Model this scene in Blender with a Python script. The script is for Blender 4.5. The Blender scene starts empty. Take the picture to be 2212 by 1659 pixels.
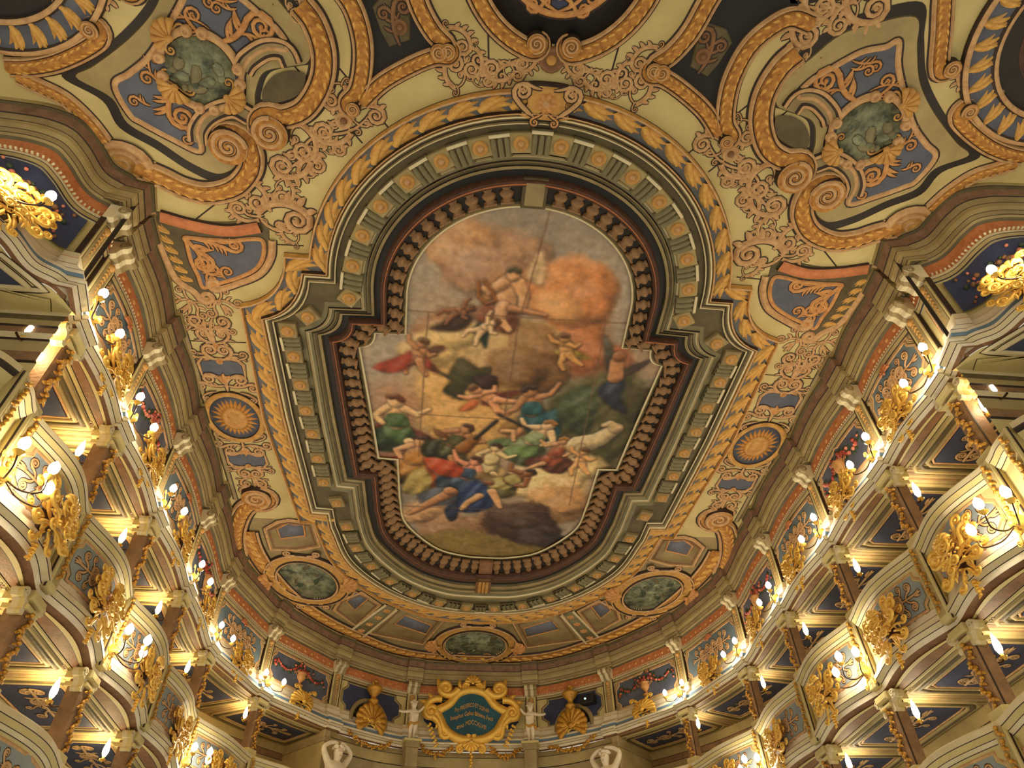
import bpy, math, random
import numpy as np
from mathutils import Matrix, Vector
from mathutils.geometry import tessellate_polygon

SC = bpy.context.scene
COL = SC.collection
random.seed(7)
RNG = np.random.default_rng(11)
PI = math.pi

# ------------------------------------------------------------ camera, world, exposure
ZC = 13.6                                   # height of the flat painted ceiling
cam_d = bpy.data.cameras.new('camera')
cam_d.sensor_width = 36.0
cam_d.lens = 36.0 * 1505.03 / 2212.0
cam_d.clip_end = 200
cam = bpy.data.objects.new('camera', cam_d)
COL.objects.link(cam)
cam.matrix_world = (Matrix.Translation((-1.2097, 0.0, 1.6))
                    @ Matrix.Rotation(math.radians(-6.13611), 4, 'Z')
                    @ Matrix.Rotation(math.radians(135.13147), 4, 'X')
                    @ Matrix.Rotation(math.radians(-1.00116), 4, 'Z'))
SC.camera = cam

world = bpy.data.worlds.new('world')
SC.world = world
world.use_nodes = True
wb = world.node_tree.nodes['Background']
wb.inputs[0].default_value = (1.0, 0.90, 0.70, 1)
wb.inputs[1].default_value = 0.60
SC.view_settings.view_transform = 'Standard'
SC.view_settings.look = 'None'
SC.view_settings.gamma = 1.0
SC.view_settings.use_curve_mapping = False
SC.view_settings.exposure = 0.0
WARM = (1.0, 0.89, 0.70)
SCONCE_W = 34.0
LOGE_W = 22.0

# ------------------------------------------------------------ materials (all procedural)
def s2l(c):
    c = c / 255.0
    return c / 12.92 if c <= 0.04045 else ((c + 0.055) / 1.055) ** 2.4

def rgb(t):
    return (s2l(t[0]), s2l(t[1]), s2l(t[2]), 1)

MATS = {}
def mat(name, c, c2=None, rough=0.62, metal=0.0, scale=3.0, bump=0.25, detail=5, amount=0.65, bscale=None, attr=None):
    """painted / gilded surface: two tones mixed by soft noise plus a fine bump"""
    m = bpy.data.materials.new(name)
    m.use_nodes = True
    nt = m.node_tree
    b = nt.nodes['Principled BSDF']
    b.inputs['Roughness'].default_value = rough
    b.inputs['Metallic'].default_value = metal
    tc = nt.nodes.new('ShaderNodeTexCoord')
    n1 = nt.nodes.new('ShaderNodeTexNoise')
    n1.inputs['Scale'].default_value = scale
    n1.inputs['Detail'].default_value = detail
    n1.inputs['Roughness'].default_value = 0.65
    nt.links.new(tc.outputs['Object'], n1.inputs['Vector'])
    ramp = nt.nodes.new('ShaderNodeValToRGB')
    ramp.color_ramp.elements[0].position = 0.5 - amount * 0.35
    ramp.color_ramp.elements[1].position = 0.5 + amount * 0.35
    if c2 is None:
        c2 = tuple(v * 0.68 for v in c)
    ramp.color_ramp.elements[0].color = rgb(c2)
    ramp.color_ramp.elements[1].color = rgb(c)
    nt.links.new(n1.outputs['Fac'], ramp.inputs[0])
    if attr:
        at = nt.nodes.new('ShaderNodeAttribute')
        at.attribute_name = attr
        mx = nt.nodes.new('ShaderNodeMix')
        mx.data_type = 'RGBA'
        mx.blend_type = 'MULTIPLY'
        mx.inputs['Factor'].default_value = 1.0
        nt.links.new(at.outputs['Color'], mx.inputs['A'])
        nt.links.new(ramp.outputs[0], mx.inputs['B'])
        nt.links.new(mx.outputs['Result'], b.inputs['Base Color'])
    else:
        nt.links.new(ramp.outputs[0], b.inputs['Base Color'])
    if bump:
        n2 = nt.nodes.new('ShaderNodeTexNoise')
        n2.inputs['Scale'].default_value = bscale or scale * 7
        n2.inputs['Detail'].default_value = 4
        nt.links.new(tc.outputs['Object'], n2.inputs['Vector'])
        bp = nt.nodes.new('ShaderNodeBump')
        bp.inputs['Strength'].default_value = bump
        bp.inputs['Distance'].default_value = 0.03
        nt.links.new(n2.outputs['Fac'], bp.inputs['Height'])
        nt.links.new(bp.outputs['Normal'], b.inputs['Normal'])
    MATS[name] = m
    return m

def glow(name, c, strength):
    m = bpy.data.materials.new(name)
    m.use_nodes = True
    nt = m.node_tree
    b = nt.nodes['Principled BSDF']
    b.inputs['Base Color'].default_value = (1, 0.9, 0.7, 1)
    b.inputs['Emission Color'].default_value = (*c, 1)
    b.inputs['Emission Strength'].default_value = strength
    MATS[name] = m
    return m

mat('cream', (216, 198, 136), (188, 168, 106), scale=0.7, bump=0.12, bscale=9)
mat('pale', (226, 212, 172), (204, 186, 140), scale=1.5, bump=0.1)
mat('white_plaster', (240, 230, 204), (222, 206, 168), scale=2.0, bump=0.1)
mat('olive', (170, 150, 102), (130, 110, 70), scale=1.6)
mat('khaki', (184, 164, 110), (148, 128, 80), scale=1.2)
mat('dark_olive', (106, 94, 58), (74, 62, 38), scale=2.2)
mat('green_grey', (140, 132, 94), (104, 96, 64), scale=2.0)
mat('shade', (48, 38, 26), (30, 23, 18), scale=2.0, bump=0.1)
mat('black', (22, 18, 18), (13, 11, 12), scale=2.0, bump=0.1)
mat('line', (58, 36, 18), (38, 24, 12), scale=6.0, bump=0)
mat('tan', (220, 178, 124), (178, 130, 80), scale=7.0)
mat('stone_tan', (198, 164, 118), (150, 116, 76), scale=7.0)
mat('baluster', (164, 124, 80), (112, 78, 46), scale=9.0)
mat('ochre', (218, 168, 88), (172, 120, 52), scale=6.0)
mat('goldpaint', (214, 152, 66), (150, 92, 32), scale=9.0, amount=0.5, bump=0.5)
mat('goldleaf', (238, 188, 98), (196, 138, 56), scale=9.0, bump=0.3)
mat('orange', (222, 164, 96), (176, 116, 60), scale=7.0)
mat('brown', (150, 106, 66), (108, 72, 42), scale=4.0)
mat('mauve_brown', (152, 118, 90), (108, 78, 58), scale=5.0, bump=0.4)
mat('umber', (96, 58, 36), (60, 34, 22), scale=6.0, bump=0.4)
mat('red', (216, 138, 84), (176, 100, 56), scale=5.0, bump=0.3)
mat('slate', (112, 112, 110), (84, 86, 92), scale=3.0, bump=0.1)
mat('blue', (98, 102, 114), (72, 76, 90), scale=1.8, bump=0.1)
mat('slate_blue', (118, 122, 134), (88, 92, 106), scale=2.2, bump=0.1)
mat('deep_blue', (60, 68, 98), (40, 46, 70), scale=1.6, bump=0.1)
mat('teal_blue', (116, 130, 130), (88, 102, 108), scale=1.6, bump=0.1)
mat('sky_blue', (120, 150, 170), (98, 126, 150), scale=2.5, bump=0.05)
mat('grisaille', (150, 152, 118), (66, 74, 58), scale=3.2, detail=8, amount=0.35, bump=0.3)
mat('leafgreen', (62, 78, 48), (38, 52, 34), scale=9)
mat('flower_red', (190, 78, 56), (140, 48, 36), scale=12)
mat('flower_pink', (222, 140, 110), (190, 90, 70), scale=12)
mat('gold', (255, 212, 104), (232, 174, 64), rough=0.22, metal=0.45, scale=14, bump=0.3)
mat('old_gold', (226, 172, 68), (166, 112, 36), rough=0.35, metal=0.4, scale=10, bump=0.35)
mat('bronze', (92, 66, 40), (58, 40, 24), rough=0.4, metal=0.5, scale=8)
mat('teal_panel', (38, 92, 104), (26, 66, 82), scale=2.0, bump=0.1)
mat('marble', (240, 226, 196), (220, 200, 164), scale=3, bump=0.05)
mat('mist_blue', (158, 164, 158), (122, 132, 136), scale=1.8, bump=0.1)
mat('wood', (160, 122, 82), (112, 82, 54), scale=3.0, bump=0.3)
mat('painting', (255, 255, 255), (226, 222, 214), scale=5.0, bump=0.15, attr='paint')
glow('bulb', (1.0, 0.93, 0.78), 22.0)
glow('cyan_light', (0.3, 0.95, 1.0), 6.0)
glow('flame', (1.0, 0.82, 0.48), 18.0)

# ------------------------------------------------------------ mesh kit
class G:
    """collects geometry in flat ornament space: x, y in the surface, h standing proud of it"""
    def __init__(s):
        s.v = []; s.f = []; s.m = []; s.n = 0
    def add(s, V, F, m=0):
        V = np.asarray(V, float).reshape(-1, 3)
        s.v.append(V)
        n = s.n
        s.f += [tuple(i + n for i in f) for f in F]
        s.m += ([m] * len(F)) if isinstance(m, int) else list(m)
        s.n += len(V)
        return s
    def verts(s):
        return np.concatenate(s.v) if s.v else np.zeros((0, 3))
    def merge(s, o, fn=None):
        V = o.verts()
        if fn is not None: V = fn(V)
        s.v.append(V); n = s.n
        s.f += [tuple(i + n for i in f) for f in o.f]
        s.m += o.m; s.n += len(V)
        return s

def mesh(name, g, mats, fn=None, smooth=True):
    me = bpy.data.meshes.new(name)
    V = g.verts()
    if fn is not None: V = fn(V)
    me.from_pydata(V.tolist(), [], g.f)
    for k in mats: me.materials.append(MATS[k])
    if len(mats) > 1:
        me.polygons.foreach_set('material_index', np.array(g.m, dtype=np.int32))
    if smooth:
        me.polygons.foreach_set('use_smooth', np.ones(len(me.polygons), dtype=bool))
    me.update()
    return me

def obj(name, me, parent=None, mw=None, label=None):
    o = bpy.data.objects.new(name, me)
    COL.objects.link(o)
    if parent is not None: o.parent = parent
    if mw is not None: o.matrix_local = mw
    if label: o['label'] = label
    return o

def part(name, g, mats, parent, fn=None, smooth=True, mw=None, label=None):
    return obj(name, mesh(name, g, mats, fn, smooth), parent, mw, label)

def thing(name, label, cat, mw=None, group=None):
    o = obj(name, None, None, mw, label)
    o.empty_display_size = 0.2
    o['category'] = cat
    if group: o['group'] = group
    return o

def tag(o, label, cat, group=None):
    o['label'] = label; o['category'] = cat
    if group: o['group'] = group
    return o

def copy_tree(o, parent=None, mw=None):
    c = o.copy(); COL.objects.link(c)
    if parent is not None: c.parent = parent
    if mw is not None: c.matrix_local = mw
    for ch in o.children:
        copy_tree(ch, c)
    return c

def cr(pts, n=8, closed=False):
    """Catmull-Rom through points"""
    P = np.asarray(pts, float)
    N = len(P); out = []
    rng = range(N) if closed else range(N - 1)
    for i in rng:
        p0 = P[(i - 1) % N] if (closed or i > 0) else 2 * P[0] - P[1]
        p1 = P[i]; p2 = P[(i + 1) % N]
        p3 = P[(i + 2) % N] if (closed or i + 2 < N) else 2 * P[-1] - P[-2]
        t = np.linspace(0, 1, n, endpoint=False)[:, None]
        out.append(0.5 * (2 * p1 + (p2 - p0) * t + (2 * p0 - 5 * p1 + 4 * p2 - p3) * t ** 2 + (3 * p1 - p0 - 3 * p2 + p3) * t ** 3))
    out = np.concatenate(out)
    if not closed: out = np.vstack([out, P[-1]])
    return out

def resample(P, n):
    P = np.asarray(P, float)
    L = np.concatenate([[0], np.cumsum(np.linalg.norm(np.diff(P, axis=0), axis=1))])
    s = np.linspace(0, L[-1], n)
    return np.stack([np.interp(s, L, P[:, k]) for k in range(P.shape[1])], 1)

def length(P):
    return float(np.linalg.norm(np.diff(np.asarray(P, float), axis=0), axis=1).sum())

def normals(P, closed=False):
    P = np.asarray(P, float)
    if closed:
        T = np.roll(P, -1, 0) - np.roll(P, 1, 0)
    else:
        T = np.gradient(P, axis=0)
    T /= np.linalg.norm(T, axis=1)[:, None] + 1e-9
    return np.stack([-T[:, 1], T[:, 0]], 1)

def prof_sweep(g, P, prof, mats, closed=False, scale=None):
    """prof: list of (side offset, h); mats: one index per strip"""
    P = np.asarray(P, float); N = len(P); K = len(prof)
    nr = normals(P, closed)
    sc = np.ones(N) if scale is None else np.asarray(scale)
    V = np.zeros((N, K, 3))
    for k, (u, h) in enumerate(prof):
        V[:, k, :2] = P + nr * (u * sc)[:, None]
        V[:, k, 2] = h * (sc if scale is not None else 1)
    F = []; M = []
    rng = range(N) if closed else range(N - 1)
    for i in rng:
        j = (i + 1) % N
        for k in range(K - 1):
            F.append((i * K + k, j * K + k, j * K + k + 1, i * K + k + 1)); M.append(mats[k])
    g.add(V.reshape(-1, 3), F, M)
    return g

def tube(g, P, r, h0=0.0, hs=0.8, line=0.0, m=0, ml=1, seg=5, closed=False, dish=0.0):
    """half-round moulding along a path; r may vary; line adds a dark painted contour on both sides, also standing in for edge shade"""
    P = np.asarray(P, float); N = len(P)
    r = np.full(N, r) if np.isscalar(r) else np.asarray(r, float)
    nr = normals(P, closed)
    cs = []
    if line: cs.append((-1.0, line, 0.004))
    for k in range(seg):
        a = PI * k / (seg - 1)
        hh = math.sin(a) * hs
        if dish: hh -= dish * hs * max(0, math.sin(a)) ** 6
        cs.append((-math.cos(a), 0.0, hh))
    if line: cs.append((1.0, line, 0.004))
    K = len(cs)
    V = np.zeros((N, K, 3))
    for k, (u, ex, hh) in enumerate(cs):
        V[:, k, :2] = P + nr * (u * r + math.copysign(ex, u))[:, None]
        V[:, k, 2] = h0 + (hh * r if not (line and k in (0, K - 1)) else hh)
    F = []; M = []
    for i in (range(N) if closed else range(N - 1)):
        j = (i + 1) % N
        for k in range(K - 1):
            F.append((i * K + k, j * K + k, j * K + k + 1, i * K + k + 1))
            M.append(ml if (line and k in (0, K - 2)) else m)
    g.add(V.reshape(-1, 3), F, M)
    return g

def lathe(g, prof, n=12, c=(0, 0), m=0, h0=0.0, sx=1.0, sy=1.0):
    """profile (r, h) turned about the surface normal"""
    K = len(prof); V = []
    for k in range(n):
        a = 2 * PI * k / n
        for r, h in prof:
            V.append((c[0] + r * sx * math.cos(a), c[1] + r * sy * math.sin(a), h0 + h))
    F = []; M = []
    for k in range(n):
        j = (k + 1) % n
        for q in range(K - 1):
            F.append((k * K + q, j * K + q, j * K + q + 1, k * K + q + 1))
            M.append(m if isinstance(m, int) else m[q])
    g.add(V, F, M)
    return g

def spin(g, prof, n=12, c=(0, 0, 0), m=0, a0=0.0, a1=2 * PI):
    """profile (r, y) turned about the y axis (urns, balusters): full solid"""
    K = len(prof); V = []
    full = abs(a1 - a0 - 2 * PI) < 1e-6
    nn = n if full else n + 1
    for k in range(nn):
        a = a0 + (a1 - a0) * k / n
        for r, y in prof:
            V.append((c[0] + r * math.cos(a), c[1] + y, c[2] + r * math.sin(a)))
    F = []
    for k in range(n):
        j = (k + 1) % nn
        for q in range(K - 1):
            F.append((k * K + q, j * K + q, j * K + q + 1, k * K + q + 1))
    g.add(V, F, m)
    return g

def ball(g, c, r, m=0, n=7, flat=1.0):
    V = []; F = []
    R = 4
    for i in range(R + 1):
        th = PI * i / R
        for k in range(n):
            a = 2 * PI * k / n
            V.append((c[0] + r * math.sin(th) * math.cos(a), c[1] + r * math.sin(th) * math.sin(a), c[2] + r * flat * math.cos(th)))
    for i in range(R):
        for k in range(n):
            F.append((i * n + k, i * n + (k + 1) % n, (i + 1) * n + (k + 1) % n, (i + 1) * n + k))
    g.add(V, F, m)
    return g

def plate(g, poly, h0, h1, m=0, inset=0.0, mside=None):
    """flat raised panel with slanted edge"""
    P = np.asarray(poly, float)
    N = len(P)
    if mside is None: mside = m
    tris = tessellate_polygon([[Vector((p[0], p[1], 0)) for p in P]])
    top = P
    if inset:
        nr = normals(P, True)
        area = 0.5 * np.sum(P[:, 0] * np.roll(P[:, 1], -1) - np.roll(P[:, 0], -1) * P[:, 1])
        top = P + nr * (inset if area > 0 else -inset)
    V = np.zeros((2 * N, 3))
    V[:N, :2] = P; V[:N, 2] = h0
    V[N:, :2] = top; V[N:, 2] = h1
    F = [tuple(N + i for i in t) for t in tris]; M = [m] * len(F)
    for i in range(N):
        j = (i + 1) % N
        F.append((i, j, N + j, N + i)); M.append(mside)
    g.add(V, F, M)
    return g

def colplate(g, poly, h, m=0, n=28):
    """panel cut into narrow upright strips so it can follow a curved wall"""
    P = np.asarray(poly, float)
    xs = np.unique(np.concatenate([np.linspace(P[:, 0].min(), P[:, 0].max(), n), P[:, 0]]))
    e = 1e-4
    for a, b in zip(xs[:-1], xs[1:]):
        if b - a < 3 * e: continue
        row = []
        for x in (a + e, b - e):
            ys = []
            for p, q in zip(P, np.roll(P, -1, 0)):
                if (p[0] - x) * (q[0] - x) < 0:
                    ys.append(p[1] + (x - p[0]) / (q[0] - p[0]) * (q[1] - p[1]))
            row.append((min(ys), max(ys)) if len(ys) >= 2 else None)
        if None in row: continue
        g.add([(a, row[0][0], h), (b, row[1][0], h), (b, row[1][1], h), (a, row[0][1], h)], [(0, 1, 2, 3)], m)
    return g

def box(g, x0, x1, y0, y1, h0, h1, m=0, bev=0.0):
    b = bev
    V = [(x0, y0, h0), (x1, y0, h0), (x1, y1, h0), (x0, y1, h0),
         (x0, y0, h1 - b), (x1, y0, h1 - b), (x1, y1, h1 - b), (x0, y1, h1 - b),
         (x0 + b, y0 + b, h1), (x1 - b, y0 + b, h1), (x1 - b, y1 - b, h1), (x0 + b, y1 - b, h1)]
    F = [(0, 1, 5, 4), (1, 2, 6, 5), (2, 3, 7, 6), (3, 0, 4, 7), (4, 5, 9, 8), (5, 6, 10, 9), (6, 7, 11, 10), (7, 4, 8, 11), (8, 9, 10, 11), (3, 2, 1, 0)]
    g.add(V, F, m)
    return g

def ellipse(c, rx, ry, n=32, a0=0.0, a1=2 * PI, rot=0.0):
    a = np.linspace(a0, a1, n, endpoint=abs(a1 - a0 - 2 * PI) > 1e-6)
    x = rx * np.cos(a); y = ry * np.sin(a)
    return np.stack([c[0] + x * math.cos(rot) - y * math.sin(rot), c[1] + x * math.sin(rot) + y * math.cos(rot)], 1)

# ------------------------------------------------------------ rocaille vocabulary
def curl_path(p, q, bow, R, sgn, turns=1.35, n=10):
    """a bowed stem from p to q that rolls up into a spiral at q"""
    p = np.array(p, float); q = np.array(q, float)
    d = q - p; L = np.linalg.norm(d) + 1e-9
    nrm = np.array([-d[1], d[0]]) / L
    c = (p + q) / 2 + nrm * bow * L
    t = np.linspace(0, 1, n)[:, None]
    B = (1 - t) ** 2 * p + 2 * (1 - t) * t * c + t ** 2 * q
    T = q - c; T /= np.linalg.norm(T) + 1e-9
    side = np.array([-T[1], T[0]]) * sgn
    cen = q + side * R
    a0 = math.atan2(*(q - cen)[::-1])
    k = int(9 * turns) + 2
    th = np.linspace(0, 1, k)[1:]
    rr = R * (1 - 0.82 * th)
    an = a0 + sgn * th * turns * 2 * PI
    S = np.stack([cen[0] + rr * np.cos(an), cen[1] + rr * np.sin(an)], 1)
    return np.vstack([B, S]), len(B), cen

def curl(g, p, q, bow=0.25, R=0.12, sgn=1, w=0.045, w0=None, turns=1.35, line=0.02, m=0, ml=1, h0=0.0, hs=0.9, seg=5, leaf=0, cl=0.22):
    w = min(w, R * cl)
    P, nb, cen = curl_path(p, q, bow, R, sgn, turns)
    N = len(P)
    r = np.full(N, w)
    r[:nb] = np.linspace(w if w0 is None else w0, w * 1.15, nb)
    r[nb:] = np.linspace(w * 1.1, w * 0.5, N - nb)
    if w0 is None: r[:3] *= np.array([0.35, 0.6, 0.85])
    tube(g, P, r, h0 + random.random() * 0.004, hs, line, m, ml, seg)
    lathe(g, [(w * 0.95, 0.0), (w * 0.8, w * 0.9), (0.001, w * 1.3)], 6, cen, m, h0)
    for k in range(leaf):
        i = int(nb * (0.3 + 0.6 * k / max(1, leaf)))
        a = P[i]; T = P[min(i + 1, N - 1)] - P[i - 1]; T /= np.linalg.norm(T) + 1e-9
        nn = np.array([-T[1], T[0]]) * (-sgn)
        leaflet(g, a, a + (nn * 1.1 + T * 0.8) * R * 1.0, w * 0.75, line, m, ml, h0, hs)
    return P

def leaflet(g, p, q, w, line=0.015, m=0, ml=1, h0=0.0, hs=0.9, bow=0.18):
    p = np.array(p, float); q = np.array(q, float)
    d = q - p
    c = (p + q) / 2 + np.array([-d[1], d[0]]) * bow
    t = np.linspace(0, 1, 5)[:, None]
    P = (1 - t) ** 2 * p + 2 * (1 - t) * t * c + t ** 2 * q
    tube(g, P, w * np.array([0.55, 1.0, 1.0, 0.7, 0.15]), h0, hs, line, m, ml, 4)

def stem(g, pts, w, line=0.02, m=0, ml=1, h0=0.0, hs=0.9, n=8, taper=(1, 1)):
    P = cr(pts, n)
    tube(g, P, np.linspace(w * taper[0], w * taper[1], len(P)), h0, hs, line, m, ml)
    return P

def rosette(g, c, R, m=0, mc=None, h0=0.0, petals=0):
    mc = m if mc is None else mc
    if petals:
        for k in range(petals):
            a = 2 * PI * k / petals
            leaflet(g, (c[0] + 0.2 * R * math.cos(a), c[1] + 0.2 * R * math.sin(a)), (c[0] + R * math.cos(a + .15), c[1] + R * math.sin(a + .15)), R * 0.3, 0, m, m, h0)
    else:
        lathe(g, [(R, 0), (R * 0.95, R * 0.22), (R * 0.72, R * 0.3), (R * 0.55, R * 0.12), (R * 0.42, R * 0.16)], 14, c, m, h0)
    lathe(g, [(R * 0.42, R * 0.12), (R * 0.3, R * 0.42), (0.001, R * 0.5)], 10, c, mc, h0)

def shell(g, c, R, a0=0.15, a1=PI - 0.15, n=11, m=0, h0=0.0, hh=0.4):
    """scallop: fan of swelling ribs from the hinge to a lobed rim"""
    da = (a1 - a0) / n
    for k in range(n):
        a = a0 + da * (k + .5)
        t = np.array([.06, .3, .6, .85, .97, 1.02])
        P = np.stack([c[0] + R * t * math.cos(a), c[1] + R * t * math.sin(a)], 1)
        r = R * t * math.tan(da / 2) * 1.04
        r[-2:] *= np.array([.85, .3])
        o = G(); tube(o, P, r, 0, .9, 0, m, m, 6)
        V = o.verts()
        d = np.hypot(V[:, 0] - c[0], V[:, 1] - c[1]) / R
        V[:, 2] += h0 + R * hh * np.interp(d, [0, .4, .8, 1.05], [1.0, .9, .65, .35])
        o.v = [V]; g.merge(o)
    lathe(g, [(R * .2, 0), (R * .18, R * .1), (.001, R * .16)], 10, c, m, h0 + R * hh * .9)

def xf(cx=0, cy=0, s=1.0, rot=0.0, flip=False, h=0.0, hsc=None):
    ca, sa = math.cos(rot), math.sin(rot)
    hsc = s if hsc is None else hsc
    def f(V):
        x = V[:, 0] * (-s if flip else s); y = V[:, 1] * s
        return np.stack([cx + x * ca - y * sa, cy + x * sa + y * ca, h + V[:, 2] * hsc], 1)
    return f

def tuft(n=5, w=0.06, line=0.025):
    """small acanthus cluster about 1 unit across: paired curls, leaflets and a bud"""
    g = G()
    for s in (-1, 1):
        curl(g, (0, -0.1), (s * 0.38, 0.3), -0.35 * s, 0.19, s * -1, w, None, 1.5, line)
        curl(g, (0, -0.1), (s * 0.36, -0.36), 0.3 * s, 0.15, s, w * 0.85, None, 1.4, line)
        leaflet(g, (0, 0.1), (s * 0.16, 0.56), w * 1.0, line)
        leaflet(g, (s * .3, .02), (s * 0.56, -.02), w * 0.9, line)
    leaflet(g, (0, 0.1), (0, 0.66), w * 1.1, line, bow=0)
    rosette(g, (0, -0.05), 0.12, 0, 0, 0.03)
    return g

def acurl(w=0.075, line=0.03):
    """one bold acanthus curl about 1 unit across: rolled stem, fringe of leaves, small counter-curl"""
    g = G()
    curl(g, (-0.42, -0.42), (0.12, 0.36), 0.42, 0.3, -1, w, w * 1.1, 1.75, line)
    for a, b in (((-.36, -.2), (-.6, -.02)), ((-.3, .02), (-.52, .26)), ((-.18, .22), (-.34, .48)), ((0, .36), (-.06, .62)), ((.2, .36), (.3, .56))):
        leaflet(g, a, b, w * .95, line)
    curl(g, (-0.42, -0.42), (0.12, -0.42), -.3, .13, 1, w * .8, None, 1.3, line)
    curl(g, (-0.3, -0.36), (-0.5, -0.62), .2, .1, -1, w * .7, None, 1.2, line)
    leaflet(g, (.02, -.34), (.3, -.28), w * .8, line)
    return g

def arabesque(w, h, line=0.02, k=0.05):
    """symmetrical grotesque filling a panel of half-width w and half-height h"""
    g = G()
    stem(g, [(0, -h), (0.03 * w, -0.3 * h), (0, 0.2 * h), (0, 0.7 * h)], k * .6, line)
    for s in (-1, 1):
        curl(g, (0, -0.95 * h), (s * 0.45 * w, -0.86 * h), -0.2 * s, 0.24 * w, s, k, None, 1.8, line)
        curl(g, (0, -0.5 * h), (s * 0.42 * w, -0.3 * h), -0.2 * s, 0.30 * w, s, k, None, 1.9, line, leaf=1)
        curl(g, (0, -0.1 * h), (s * 0.62 * w, 0.1 * h), -0.2 * s, 0.18 * w, -s, k * .8, None, 1.6, line, leaf=1)
        curl(g, (0, 0.2 * h), (s * 0.34 * w, 0.5 * h), -0.25 * s, 0.24 * w, -s, k, None, 1.7, line)
        leaflet(g, (0, 0.62 * h), (s * 0.16 * w, 0.95 * h), k * .7, line)
    rosette(g, (0, -0.02 * h), 0.14 * w, 0, 0, 0.02)
    leaflet(g, (0, .6 * h), (0, h), k * .8, line, bow=0)
    return g

# ------------------------------------------------------------ plan of the auditorium
NODES_R = [(7.30, 7.35), (7.45, 8.10), (7.52, 10.58), (7.60, 13.48), (7.66, 16.65), (7.75, 20.0), (6.80, 23.2), (4.85, 25.8), (2.25, 27.5)]
NODES = NODES_R + [(-x, y) for x, y in reversed(NODES_R)]          # 18 nodes, 17 bays; bay 8 is the middle of the back wall
STAGE_R = [(7.28, 7.22), (7.42, 6.98), (7.70, 6.75), (7.82, 6.3), (8.0, 5.97), (8.4, 5.8), (9.0, 5.74), (10.2, 5.7)]
_NP = np.array(NODES)
BN = 16                                                            # samples per bay
def _bays():
    out = []
    ext = np.vstack([2 * _NP[0] - _NP[1], _NP, 2 * _NP[-1] - _NP[-2]])
    for i in range(17):
        p0, p1, p2, p3 = ext[i], ext[i + 1], ext[i + 2], ext[i + 3]
        if i in (0, 1): p0 = 2 * p1 - p2
        if i in (15, 16): p3 = 2 * p2 - p1
        t = np.linspace(0, 1, BN + 1)[:, None]
        P = 0.5 * (2 * p1 + (p2 - p0) * t + (2 * p0 - 5 * p1 + 4 * p2 - p3) * t ** 2 + (3 * p1 - p0 - 3 * p2 + p3) * t ** 3)
        out.append(P)
    return out
BAY = _bays()
def _nrm(P):
    return normals(P)                     # left of travel: towards the room for this direction
BAYN = [_nrm(P) for P in BAY]
for i in range(17):                       # share normals at nodes
    if i < 16:
        a = BAYN[i][-1] + BAYN[i + 1][0]; a /= np.linalg.norm(a)
        BAYN[i][-1] = a; BAYN[i + 1][0] = a
BAYL = [length(P) for P in BAY]

def run(bays, d=0.0, bulge=0.0):
    """plan polyline over a list of bays, offset d into the room, each bay swelling by bulge"""
    out = []
    for k, i in enumerate(bays):
        t = np.linspace(0, 1, BN + 1)
        b = bulge if i != 0 and i != 16 else bulge * 0.2
        off = d + b * np.sin(PI * t) ** 1.3
        P = BAY[i] + BAYN[i] * off[:, None]
        out.append(P if k == 0 else P[1:])
    return np.concatenate(out)

def stage_run(sx, d=0.0, n=6):
    P = cr(STAGE_R, n)
    N = -normals(P)
    N = np.where((N[:, :1] * 0 + (N @ np.array([-0.5, -1.0]))[:, None]) < 0, -N, N)
    Q = P + N * d
    Q[:, 0] *= sx
    return Q

def wall_skin(g, plans, zs, mats):
    """plans: list of polylines (equal N) with heights zs; strips between successive ones"""
    K = len(plans); N = len(plans[0])
    V = np.zeros((N, K, 3))
    for k in range(K):
        V[:, k, :2] = plans[k]; V[:, k, 2] = zs[k]
    F = []; M = []
    for i in range(N - 1):
        for k in range(K - 1):
            F.append((i * K + k, (i + 1) * K + k, (i + 1) * K + k + 1, i * K + k + 1)); M.append(mats[k])
    g.add(V.reshape(-1, 3), F, M)

def bay_map(i, d=0.0, bulge=0.0):
    """(u along the bay from its middle, z, h into the room) -> world"""
    P = BAY[i]; Nn = BAYN[i]; L = BAYL[i]
    tt = np.linspace(0, 1, BN + 1)
    def f(V):
        t = np.clip(0.5 + V[:, 0] / L, 0, 1)
        off = d + V[:, 2] + bulge * np.sin(PI * t) ** 1.3
        x = np.interp(t, tt, P[:, 0]) + np.interp(t, tt, Nn[:, 0]) * off
        y = np.interp(t, tt, P[:, 1]) + np.interp(t, tt, Nn[:, 1]) * off
        return np.stack([x, y, V[:, 1]], 1)
    return f

def loge_map(i, zc):
    """(u along the bay, w back from the front, h below the loge ceiling)"""
    P = BAY[i]; Nn = BAYN[i]; L = BAYL[i]
    tt = np.linspace(0, 1, BN + 1)
    def f(V):
        t = np.clip(0.5 + V[:, 0] / L, 0, 1)
        x = np.interp(t, tt, P[:, 0]) - np.interp(t, tt, Nn[:, 0]) * V[:, 1]
        y = np.interp(t, tt, P[:, 1]) - np.interp(t, tt, Nn[:, 1]) * V[:, 1]
        return np.stack([x, y, zc - V[:, 2]], 1)
    return f

def wall_frame(xy, nrm, z, d=0.0):
    """matrix: local x along wall, local y up, local z into the room"""
    n = Vector((nrm[0], nrm[1], 0)).normalized()
    up = Vector((0, 0, 1))
    x = up.cross(n)
    M = Matrix((x, up, n)).transposed().to_4x4()
    M.translation = Vector((xy[0] + n.x * d, xy[1] + n.y * d, z))
    return M

def node_frame(k, z, d=0.0):
    if k < 17: return wall_frame(BAY[k][0], BAYN[k][0], z, d)
    return wall_frame(BAY[16][-1], BAYN[16][-1], z, d)

def bay_frame(i, z, d=0.0):
    return wall_frame(BAY[i][BN // 2], BAYN[i][BN // 2], z, d)

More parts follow.
